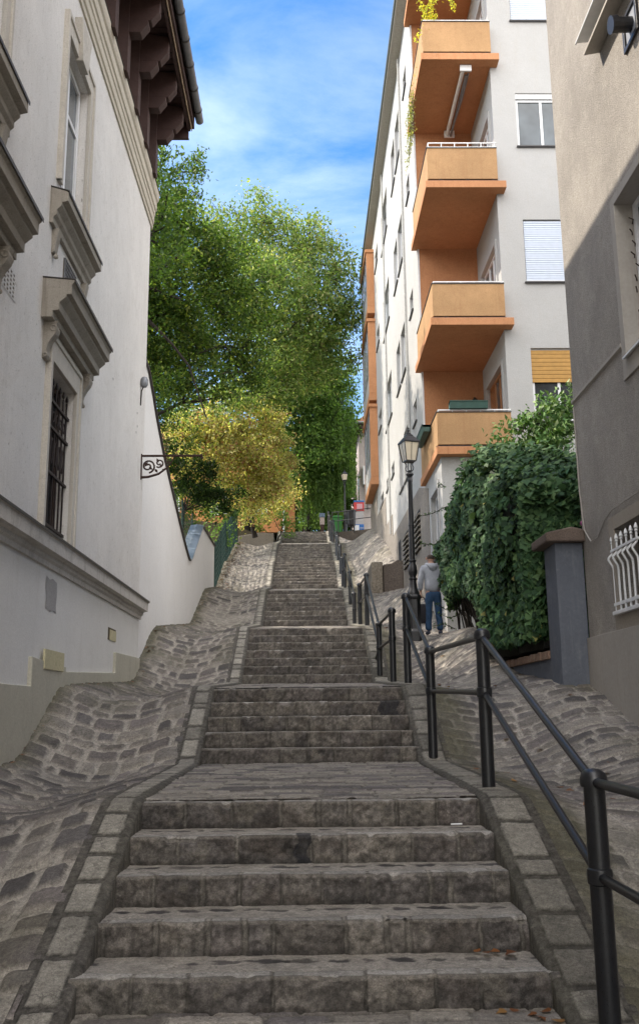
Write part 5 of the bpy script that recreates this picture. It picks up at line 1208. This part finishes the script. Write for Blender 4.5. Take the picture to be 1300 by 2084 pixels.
# undergrowth
for (bl, pal, wts, lab, sz, den, o_) in (
    ([blob(510, 1010, 47.5, 24), blob(535, 1045, 47.6, 14), blob(495, 1040, 47.4, 14)], [(.10, .20, .03), (.14, .25, .04)], (1, 1), 'bright lime green bush behind the stone bed wall', .12, 600, (-2.6, 47.6, 10.4)),
    ([blob(580, 1060, 49, 24), blob(560, 1035, 49, 20), blob(595, 1085, 50, 14)], G_low, (3, 3, 1), 'dark green bush at the head of the stairs beside the orange house', .12, 500, (-1.4, 49, 10.4)),
    ([blob(340, 1010, 33, 60), blob(390, 1060, 34, 40), blob(360, 900, 36, 50)], [(.10, .13, .03), (.18, .18, .05), (.05, .09, .03)], (2, 1, 2), 'olive bush seen through the wire fence in the dip of the garden wall', .12, 330, (-4.8, 33.5, 5.0)),
    ([blob(455, 1090, 39, 26), blob(470, 1050, 42, 26), blob(440, 1050, 38, 26)], G_low, (3, 3, 1), 'shady bush behind the green mesh fence', .12, 420, (-3.9, 39, 7.0))):
    geo, cc = crown(bl, den, sz, pal, wts, sub=30, sig=.2)
    tk, br = limbs(o_, tuple(np.array(bl[0][0])), cc, .05, .4, .01, seed=4)
    make_tree('bush', o_, lab, 'bush', 'bushes on the left slope', geo, tk, br)
geo, cc = crown([blob(450, 1030, 50, 40), blob(400, 990, 50, 50), blob(520, 1050, 51, 32), blob(560, 1015, 52, 34), blob(480, 980, 51, 40)], 330, .14, [(.16, .20, .05), (.10, .17, .04), (.26, .26, .08)], (2, 3, 1), sub=30, sig=.25)
tk, br = limbs((-3.6, 51, 10.5), (-3.4, 51, 12.6), cc, .06, .4, .012, seed=44)
make_tree('bush', (-3.6, 51, 10.5), 'wide green and yellowish bush screening the foot of the orange house', 'bush', 'bushes on the left slope', geo, tk, br)
# distant backdrop trees, and two nearer ones added for shade
geo, cc = crown([blob(x_, 1045, 61, 42) for x_ in (585, 625, 665, 700)] + [blob(x_, 985, 62, 42) for x_ in (600, 650, 695)], 260, .2, [(.05, .10, .03), (.08, .14, .04)], (2, 2), sub=36, sig=.3)
tk, br = limbs((0.6, 61, 11.4), (0.6, 61, 13.4), cc, .08, .2, .014, seed=46)
make_tree('dark_hedge', (0.6, 61, 11.4), 'dense dark green hedge closing the view behind the hanging tree', 'hedge', None, geo, tk, br)
for i, (x, y, z, r, lab) in enumerate(((-9, 70, 14, 6.5, 'far green tree rising behind the orange house'), (2.5, 74, 17, 4.0, 'far tree whose top shows over the pale house roof'), (-6.8, 21.8, 13.6, 3.3, 'broad green tree added mostly out of sight behind the villa to shade the hedge'), (-7.2, 33.5, 15.2, 3.6, 'green tree added behind the big dark limbed tree to shade the right bank'))):  # the last two are added to shade the hedge and right bank
    geo, cc = crown([((x, y, z), (r, r, r * .9)), ((x + r * .5, y, z + r * .3), (r * .6, r * .6, r * .6))], 40 if y > 50 else 210, .24 if y > 50 else .13, G_low if y > 50 else G_dark[:3], (3, 4, 2), sub=20, sig=.6 if y > 50 else .35)
    tk, br = limbs((x, y, 5), (x, y, z + r * .4), cc, .3, .3, .03, seed=20 + i); make_tree('background_tree', (x, y, 5), lab, 'tree', 'far trees', geo, tk, br)

# ---- ivy hedge on the right
def ivy_geo(P, out, size, cols):
    n = len(P); nn = unit(out * 1.2 + rng.normal(size=(n, 3)) * .45 + np.array([0, 0, .35])); d = np.array([0, 0, -1.0]) + rng.normal(size=(n, 3)) * .45; d = d - nn * (d * nn).sum(1, keepdims=True); d = unit(d); u = np.cross(nn, d)
    s = (size * (.6 + .8 * rng.random(n)))[:, None]
    sh = [(-.42, 0, 0), (-.30, .38, .06), (.02, .50, .10), (.20, .24, .04), (.60, 0, -.10), (.20, -.24, .04), (.02, -.50, .10), (-.30, -.38, .06)]
    V = np.stack([P + d * s * a + u * s * b + nn * s * c for a, b, c in sh], 1).reshape(-1, 3)
    return V, np.arange(8 * n).reshape(n, 8), np.repeat(cols, 8, 0)
def hedge_top(y): return np.interp(y, [12.9, 14, 15.5, 17, 19, 20.6], [4.4, 5.0, 5.7, 6.1, 6.2, 5.7]) + .35 * (fbm(np.asarray(y) * 1.3, np.asarray(y) * 0, 907) - .5)
def hedge_x(y, z):
    g = right_h(np.full_like(y, 3.2), y); h = z - g
    base = np.interp(y, [12.9, 14.0, 17, 20.6], [3.30, 3.18, 3.05, 3.02])
    return base + .55 * sst(.9, .1, h) * sst(16.2, 18, y) + .45 * sst(hedge_top(y) - .7, hedge_top(y), z) - .30 * fbm(y * .9, z * .9, 901) + .16 + 0.30 * (fbm(y * 2.2, z * 2.2, 902) - .5) + .45 * sst(14.2, 12.9, y) * sst(3.3, 4.6, z)
n = 26000
y = 12.9 + 7.8 * rng.random(n); z = 2.1 + 4.3 * rng.random(n); g = right_h(np.full(n, 3.2), y)
ok = (z < hedge_top(y) + .25 * rng.random(n)) & (z > np.where(y < 16.3, 2.48, g + .15 + .5 * sst(16.5, 18, y)))
dens_mask = fbm(y * 2.2, z * 2.2, 903) > .30 * rng.random(n) + .16
ok &= dens_mask
y, z = y[ok], z[ok]; x = hedge_x(y, z) + np.abs(rng.normal(size=len(y))) * .10 - .03
P_ = np.stack([x, y, z], -1); out = np.tile(np.array([-1.0, -.45, .15]), (len(P_), 1))
dep = fbm(y * 1.7, z * 1.7, 905)
IV = [(.030, .070, .028), (.045, .095, .038), (.070, .130, .050), (.022, .050, .022), (.095, .16, .06)]
c1 = leaf_col(len(P_), IV, (3, 4, 3, 2, 1.2), .2)
c1 = c1 * (0.55 + 1.0 * fbm(y * 1.6, z * 1.6, 906))[:, None] * np.where(fbm(y * 5, z * 5, 908) > .68, 1.35, 1.0)[:, None]
yel = rng.random(len(c1)) < .012; c1[yel] = (.25, .24, .07)
g1 = ivy_geo(P_, out, .115 * (0.75 + .5 * fbm(y * 2, z * 2, 909)).mean(), c1)
n = 9000   # front (uphill end faces the viewer) and top
xf = 3.15 + 1.6 * rng.random(n); zf = 2.48 + 2.7 * rng.random(n); ok = zf < 4.6 + .2 * rng.random(n); xf, zf = xf[ok], zf[ok]
yf = 12.98 + .25 * fbm(xf * 2, zf * 2, 910) + np.abs(rng.normal(size=len(xf))) * .08
P2_ = np.stack([xf, yf, zf], -1); g2 = ivy_geo(P2_, np.tile(np.array([-.3, -1., .15]), (len(P2_), 1)), .115, leaf_col(len(P2_), IV, (3, 4, 3, 2, 1), .2))
n = 7000
yt = 12.95 + 7.7 * rng.random(n); xt = 3.2 + 1.6 * rng.random(n); zt = hedge_top(yt) + .35 * (fbm(xt * 2, yt * 2, 911) - .5) + .1 * rng.normal(size=n)
P3_ = np.stack([xt, yt, zt], -1); g3 = ivy_geo(P3_, np.tile(np.array([-.4, -.5, .8]), (n, 1)), .115, leaf_col(n, IV, (2, 3, 4, 1, 2), .2))
n = 1500   # uphill end
xe = 3.2 + 1.2 * rng.random(n); ze = 3.7 + 2.3 * rng.random(n); P4_ = np.stack([xe, 20.6 + .15 * rng.normal(size=n), ze], -1); g4 = ivy_geo(P4_, np.tile(np.array([-.3, 1., .15]), (n, 1)), .115, leaf_col(n, IV, (3, 4, 3, 2, 1), .2))
hv = empty('ivy_hedge', (3.6, 16.5, 2.3), 'big dark ivy covered hedge spilling over the low wall behind the handrail', 'hedge')
gs = [g1, g2, g3, g4]; off = 0; Vs = []; Fs = []; Cs = []
for a in gs: Vs.append(a[0]); Fs.append(a[1] + off); Cs.append(a[2]); off += len(a[0])
link('leaves', np_mesh('leaves', np.concatenate(Vs), np.concatenate(Fs), np.concatenate(Cs), smooth=False), M_ivy, hv)
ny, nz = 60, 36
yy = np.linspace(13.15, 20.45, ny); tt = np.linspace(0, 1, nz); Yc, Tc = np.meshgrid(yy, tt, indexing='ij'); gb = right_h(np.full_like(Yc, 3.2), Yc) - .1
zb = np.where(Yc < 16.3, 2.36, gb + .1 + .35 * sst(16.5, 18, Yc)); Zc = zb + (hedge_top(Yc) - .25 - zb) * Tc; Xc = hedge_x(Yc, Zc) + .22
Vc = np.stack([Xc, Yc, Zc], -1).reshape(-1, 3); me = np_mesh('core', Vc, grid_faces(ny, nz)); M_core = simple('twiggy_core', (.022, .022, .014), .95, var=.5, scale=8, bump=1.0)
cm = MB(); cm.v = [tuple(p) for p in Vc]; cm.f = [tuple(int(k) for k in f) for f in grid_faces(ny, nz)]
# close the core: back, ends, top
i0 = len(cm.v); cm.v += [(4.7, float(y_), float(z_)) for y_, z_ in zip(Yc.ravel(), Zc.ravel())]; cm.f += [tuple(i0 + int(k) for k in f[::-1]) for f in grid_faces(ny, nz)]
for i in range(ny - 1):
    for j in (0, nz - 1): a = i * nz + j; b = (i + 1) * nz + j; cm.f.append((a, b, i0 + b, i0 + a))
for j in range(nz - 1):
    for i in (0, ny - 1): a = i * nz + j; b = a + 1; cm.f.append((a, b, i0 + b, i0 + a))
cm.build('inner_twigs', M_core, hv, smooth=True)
m = MB(); random.seed(9)
for i in range(26):
    y0 = random.uniform(17, 20.4); g0 = float(right_h(np.array([3.25]), np.array([y0]))[0]); m.tube([(3.3 + random.random() * .3, y0, g0 - .1), (3.2 + random.random() * .2, y0 + random.uniform(-.2, .2), g0 + .4), (3.1 + random.random() * .2, y0 + random.uniform(-.4, .4), g0 + 1.0)], [.018, .014, .01], 5)
m.build('stems', M_bark, hv)
# trailing shoots sticking out to the left of the hedge
SH = [[(910, 1030), (880, 1045), (858, 1050)], [(912, 1090), (885, 1108), (862, 1108), (850, 1100)], [(915, 1150), (895, 1140), (888, 1130)], [(930, 1240), (905, 1240), (886, 1228)], [(935, 1250), (915, 1258), (893, 1248)], [(925, 1280), (905, 1270), (880, 1275)], [(905, 990), (893, 985), (892, 988)]]
m = MB(); pp = []
for s_ in SH:
    q = [at_(x, y_, 20.1 - .25 * i) for i, (x, y_) in enumerate(s_)]; m.tube([tuple(p) for p in q], [.010, .008, .006, .005][:len(q)], 5)
    for a, b in zip(q[:-1], q[1:]):
        t = rng.random((16, 1)); pp.append(a * (1 - t) + b * t + rng.normal(size=(16, 3)) * .025)
m.build('trailing_shoots', M_bark, hv)
P_ = np.concatenate(pp); g5 = leaf_quads(P_, .055, leaf_col(len(P_), IV, (1, 2, 3, 1, 3), .2)); link('shoot_leaves', np_mesh('shoot_leaves', *g5, smooth=False), M_ivy, hv)

# light leaved shrub above the hedge
B6 = [blob(1045, 915, 17, 38, ry=.45), blob(1100, 890, 17, 45, ry=.5), blob(1150, 880, 16.5, 50, ry=.5), blob(1165, 810, 16.5, 26, ry=.4), blob(1125, 815, 16.5, 22, ry=.3), blob(1010, 935, 17.5, 30, ry=.4), blob(1070, 975, 16.6, 60, ry=.5), blob(1150, 985, 15.5, 60, ry=.6), blob(1045, 860, 17, 14, ry=.2), blob(1080, 845, 17, 18, ry=.2), blob(960, 965, 18, 30, ry=.3), blob(1030, 945, 17, 50, ry=.5), blob(1035, 885, 17, 24, ry=.3), blob(1120, 940, 16.6, 60, ry=.5), blob(1085, 865, 17, 28, ry=.3), blob(1140, 850, 16.5, 45, ry=.4)]
geo, cc = crown(B6, 1500, .115, [(.07, .15, .045), (.12, .22, .07), (.18, .28, .10), (.30, .38, .20)], (3, 4, 3, 1.2), sub=60, sig=.13, droop=.7, asp=.48)
tk, br = limbs((4.2, 16.6, 2.3), (4.3, 16.6, 6.4), cc, .07, .6, .009, seed=31)
make_tree('privet_shrub', (4.2, 16.6, 2.3), 'light green shrub with pointed leaves growing up behind the dark ivy hedge', 'shrub', None, geo, tk, br, M_ivy)
m = MB(); c0 = at_(1186, 1066, 12.6); m.lathe([(0, -.035), (.035, -.02), (.05, .01), (.03, .04), (0, .03)], tuple(c0), 7)
fl_ = empty('pink_flower', tuple(c0 - np.array([0, 0, .3])), 'single pink flower peeping over the capstone of the gate pillar', 'flower'); m.build('bloom', simple('pink_petal', (.45, .10, .28), .6), fl_)
m = MB(); m.tube([tuple(c0 - np.array([0, 0, .3])), tuple(c0)], .006, 5); m.build('stem', M_greenbox, fl_)

# balcony plants
YP = [(.55, .42, .05), (.50, .50, .10), (.30, .34, .06)]
bp = []; 
for pts, n in (([(3.35, 21.5, 19.3), (3.3, 21.45, 19.75), (3.15, 21.4, 20.0)], 170), ([(3.45, 21.5, 19.3), (3.5, 21.4, 19.9), (3.75, 21.35, 20.15), (4.0, 21.3, 20.0), (4.05, 21.3, 19.6)], 230), ([(3.3, 21.5, 19.35), (3.6, 21.4, 19.55)], 200), ([(3.3, 21.4, 19.2), (3.1, 21.5, 18.95), (3.0, 21.5, 18.85)], 60), ([(3.5, 21.5, 19.4), (3.45, 21.4, 20.25)], 110)):
    q = np.array(pts); s_ = rng.integers(0, len(q) - 1, n); t = rng.random((n, 1)); bp.append(q[s_] * (1 - t) + q[s_ + 1] * t + rng.normal(size=(n, 3)) * .045)
P_ = np.concatenate(bp)
t_ = empty('flowering_plant', (3.45, 21.5, 19.2), 'yellow flowering plant spilling over the corner of the top balcony', 'plant')
link('foliage', np_mesh('foliage', *leaf_quads(P_, .055, leaf_col(len(P_), YP, (4, 3, 2)), .2), smooth=False), M_leaf, t_)
m = MB(); m.lathe([(.09, 0), (.13, .2), (.14, .2), (.14, .22)], (3.5, 21.62, 19.08), 10); m.build('pot', M_rust, t_)
t_ = empty('trailing_plant', (3.1, 23.0, 17.6), 'feathery olive plant trailing down beside the top balcony', 'plant')
n = 700; P_ = np.stack([3.08 - .06 * rng.random(n), 23.2 + .55 * rng.normal(size=n), 17.9 - 1.6 * rng.random(n) ** 1.2], -1); P_[:, 1] += (18 - P_[:, 2]) * .1
P_[:, 2] += .35; link('foliage', np_mesh('foliage', *leaf_quads(P_, .07, leaf_col(n, [(.16, .18, .07), (.26, .25, .09)], (1, 1)), 1.0, None, .2, .3), smooth=False), M_leaf, t_)
m = MB(); 
for i in range(7): m.tube([(3.1, 23.0 + .12 * i - .3, 18.2), (3.05, 23.0 + .2 * i - .5, 16.8)], .008, 4)
m.build('stems', M_bark, t_)

# fallen leaves
n = 900; Y = np.concatenate([33 + 13 * rng.random(500), 34 + 12 * rng.random(200), rng.uniform(5, 30, 200)]); X = np.concatenate([-3.2 + np.abs(rng.normal(size=500)) * .18, -3.1 + .5 * rng.random(200), np.where(rng.random(200) < .5, -3.2 + .15 * rng.random(200), 1.7 + 1.6 * rng.random(200))])
Z = np.where(X < 0, left_h(X, Y), right_h(X, Y)) + .022
P_ = np.stack([X, Y, Z], -1)
q = np.array([(1.13, 5.55, .19), (1.05, 5.58, .19), (1.0, 5.56, .19), (1.10, 5.50, .185), (.95, 5.6, .19), (1.2, 5.1, .02), (1.15, 5.0, .02), (1.12, 5.05, .02), (1.05, 5.12, .02), (1.22, 4.95, .02), (.98, 5.1, .02)]); P_ = np.concatenate([P_, q])
nn_ = len(P_); out = np.tile(np.array([0, 0, 1.]), (nn_, 1)); gg = ivy_geo(P_, out * 3, .055, leaf_col(nn_, [(.20, .08, .03), (.14, .06, .03), (.26, .14, .05)], (3, 3, 1)))
tag(link('fallen_leaves', np_mesh('fallen_leaves', *gg, smooth=False), M_ivy), 'brown fallen leaves scattered along the edges of the cobbles', 'leaves', None, 'stuff')
m = MB(); m.tube([(1.02, 6.86, .722), (1.10, 6.87, .722)], .006, 6); tag(m.build('paper_scrap', M_whitemetal, None, (1.05, 6.87, .71)), 'small white scrap of paper lying on the step below the first landing', 'litter')
# ================================================================== the man
def skin_mesh(verts, edges, radii, sub=2, name='body'):
    me = bpy.data.meshes.new(name); me.from_pydata(verts, edges, []); me.update()
    o = bpy.data.objects.new(name + '_tmp', me); COL.objects.link(o)
    md = o.modifiers.new('s', 'SKIN'); sv = me.skin_vertices[0].data
    for i, r in enumerate(radii):
        sv[i].radius = r if isinstance(r, tuple) else (r, r); sv[i].use_root = (i == 0)
    md.use_smooth_shade = True
    sb_ = o.modifiers.new('d', 'SUBSURF'); sb_.levels = sub; sb_.render_levels = sub
    dg = bpy.context.evaluated_depsgraph_get(); dg.update(); me2 = bpy.data.meshes.new_from_object(o.evaluated_get(dg)); me2.name = name
    bpy.data.objects.remove(o); 
    for p in me2.polygons: p.use_smooth = True
    return me2
PX, PY, PZ = 2.84, 20.45, float(right_h(np.array([2.84]), np.array([20.45]))[0]) + .02
man = empty('person', (PX, PY, PZ), 'person in grey hooded top and blue jeans seen from behind, reaching towards the ivy hedge', 'person')
def W_(p): return (PX + p[0] * 1.05, PY + p[1] * 1.05, PZ + p[2] * 1.05)
S = 1.0
V = [(0, 0, .95), (0, 0, 1.12), (0, .02, 1.32), (0, .03, 1.44), (-.02, .05, 1.52), (-.025, .06, 1.60), (-.03, .07, 1.68)]
Rr = [(.11, .085), (.10, .08), (.12, .085), (.08, .07), (.05, .05), (.078, .088), (.062, .072)]
Ed = [(0, 1), (1, 2), (2, 3), (3, 4), (4, 5), (5, 6)]
def chain(start, pts, rs):
    p = start
    for q, r in zip(pts, rs): V.append(q); Rr.append(r); Ed.append((p, len(V) - 1)); p = len(V) - 1
    return p
# left arm down, right arm out to the hedge
la_ = chain(3, [(-.17, .03, 1.41), (-.245, .02, 1.16), (-.25, .06, .94), (-.25, .07, .88)], [.055, .042, .028, (.028, .018)])
ra_ = chain(3, [(.17, .03, 1.41), (.33, .06, 1.27), (.53, .14, 1.36), (.60, .17, 1.38)], [.055, .042, .028, (.028, .018)])
def fingers(root, base, d, side, curl):
    d = Vector(d).normalized(); s = Vector(side).normalized(); c = Vector(curl).normalized(); b0 = Vector(base)
    for k, L_ in enumerate((.065, .075, .070, .055)):
        o = (k - 1.5) * .019; p0 = b0 + d * .045 + s * o; p1 = p0 + d * L_ * .45 + c * L_ * .12; p2 = p1 + d * L_ * .25 + c * L_ * .4
        chain(root, [tuple(p0), tuple(p1), tuple(p2)], [.009, .0085, .007])
    p0 = b0 + s * -.034 + d * .01; chain(root, [tuple(p0), tuple(p0 + d * .03 - s * .012 + c * .015), tuple(p0 + d * .05 + c * .03 - s * .005)], [.011, .010, .008])
fingers(la_, (-.25, .07, .88), (0, .05, -1), (0, -1, 0), (1, 0, -.2)); fingers(ra_, (.60, .17, 1.38), (1, .3, .1), (0, -.4, 1), (0, .6, -.8))
for s_, yk, ya_ in ((-1, .03, .02), (1, -.01, -.06)):
    chain(0, [(s_ * .085, 0, .86), (s_ * .10, yk, .48), (s_ * .115, ya_, .09), (s_ * .125, ya_ + .08, .035), (s_ * .13, ya_ + .15, .03)], [.095, .058, .04, .038, .03])
M_skin = simple('skin', (.40, .24, .18), .6, var=.06, bump=.05)
me = skin_mesh([W_(p) for p in V], Ed, Rr, 2, 'body'); me.materials.clear(); link('body', me, M_skin, man)
# ears and nose
m = MB()
for s_ in (-1, 1): m.lathe([(0, 0), (.016, .008), (.020, .03), (.012, .05), (0, .055)], W_((-.025 + s_ * .083, .055, 1.585)), 8)
m.build('ears', M_skin, man, smooth=True)
m = MB(); m.ext([(PY + .145, PZ + 1.66), (PY + .175, PZ + 1.665), (PY + .14, PZ + 1.71)], 0, PX - .04, PX - .01); m.build('nose', M_skin, man, smooth=True)
# hair
hv_ = [W_((-.025, .045, 1.575)), W_((-.028, .05, 1.64)), W_((-.03, .065, 1.69))]
me = skin_mesh(hv_, [(0, 1), (1, 2)], [(.074, .080), (.086, .092), (.066, .074)], 2, 'hair'); link('hair', me, simple('grey_brown_hair', (.085, .065, .055), .9, var=.4, scale=40, bump=.6), man)
# hooded top
M_hood = simple('grey_jersey', (.33, .35, .40), .95, var=.14, scale=9, bump=.4); M_jean = simple('denim', (.025, .062, .13), .9, var=.35, scale=12, bump=.4)
hvv = [(0, 0, .86), (0, -.005, 1.05), (0, .01, 1.22), (0, .02, 1.36), (0, .03, 1.45)]; hr_ = [(.200, .150), (.190, .145), (.195, .14), (.175, .12), (.085, .085)]; he = [(0, 1), (1, 2), (2, 3), (3, 4)]
def ch2(start, pts, rs):
    p = start
    for q, r in zip(pts, rs): hvv.append(q); hr_.append(r); he.append((p, len(hvv) - 1)); p = len(hvv) - 1
ch2(3, [(-.185, .03, 1.40), (-.255, .01, 1.16), (-.258, .055, .965), (-.256, .06, .94)], [.080, .066, .055, .040]); ch2(3, [(.185, .03, 1.40), (.34, .05, 1.265), (.50, .13, 1.345), (.525, .14, 1.355)], [.080, .068, .056, .040])
me = skin_mesh([W_(p) for p in hvv], he, hr_, 2, 'hooded_top'); 
for v in me.vertices:
    k = fbm(np.array([v.co.x * 6 + v.co.y * 5]), np.array([v.co.z * 9 + v.co.x * 3]), 77)[0] - .5; v.co += v.normal * k * .035
top_ = link('hooded_top', me, M_hood, man)
m = MB(); rings = []
for i in range(15):
    a = pi * (-.15 + 1.3 * i / 14) + pi; rings.append((PX + .115 * cos(a) - .01, PY + .03 + .10 * sin(a), PZ + 1.55 - .045 * sin(-a) ** 2))
m.tube(rings, [.03] + [.042] * 13 + [.03], 8); m.add([], [])
hd = []
for i in range(9):
    for j in range(6):
        u = i / 8 - .5; w = j / 5; hd.append((PX + u * .25 * (1 - .5 * w), PY - .085 - .045 * sin(pi * w) - .02 + .10 * abs(u) ** 1.5, PZ + 1.565 - w * .17))
m.add(hd, [(i * 6 + j, (i + 1) * 6 + j, (i + 1) * 6 + j + 1, i * 6 + j + 1) for i in range(8) for j in range(5)])
m.build('hood', M_hood, top_, smooth=True)
jv = [(0, 0, .96), (0, 0, .86)]; jr = [(.160, .125), (.155, .125)]; je = [(0, 1)]
for s_, yk, ya_ in ((-1, .03, .02), (1, -.01, -.06)):
    b0 = len(jv); jv += [(s_ * .088, 0, .76), (s_ * .10, yk, .48), (s_ * .112, (yk + ya_) / 2, .28), (s_ * .118, ya_, .07)]; jr += [.098, .080, .074, .078]; je += [(1, b0), (b0, b0 + 1), (b0 + 1, b0 + 2), (b0 + 2, b0 + 3)]
me = skin_mesh([W_(p) for p in jv], je, jr, 2, 'jeans')
for v in me.vertices:
    k = fbm(np.array([v.co.x * 9]), np.array([v.co.z * 14 + v.co.y * 8]), 78)[0] - .5; v.co += v.normal * k * .03
link('jeans', me, M_jean, man)
for s_, ya_ in ((-1, .02), (1, -.06)):
    me = skin_mesh([W_((s_ * .118, ya_ - .05, .045)), W_((s_ * .125, ya_ + .06, .05)), W_((s_ * .133, ya_ + .17, .035))], [(0, 1), (1, 2)], [(.048, .045), (.052, .045), (.045, .032)], 2, 'shoe')
    link('shoe', me, simple('dark_shoe', (.03, .035, .06), .6) if s_ < 0 else bpy.data.materials['dark_shoe'], man)
bag = empty('bag', W_((-.25, .06, .30)), 'dark soft bag hanging from the left hand of the person in the grey hooded top', 'bag')
m = MB(); o = W_((-.20, .06, .24))
prof = [(-.17, 0), (.15, .0), (.17, .06), (.16, .36), (.12, .42), (-.12, .43), (-.16, .37), (-.18, .08)]
m.ext([(o[0] - .02 + a, o[2] + b) for a, b in prof], 1, o[1] - .07, o[1] + .07); m.build('pouch', simple('black_fabric', (.018, .017, .022), .8, var=.4, bump=.4), bag, bevel=.03, smooth=True)
m = MB(); m.tube([(o[0] - .10, o[1], o[2] + .42), (o[0] - .06, o[1], o[2] + .56), (o[0] - .02, o[1], o[2] + .59), (o[0] + .02, o[1], o[2] + .56), (o[0] + .06, o[1], o[2] + .42)], .012, 6); m.build('handle', bpy.data.materials['black_fabric'], bag, smooth=True)
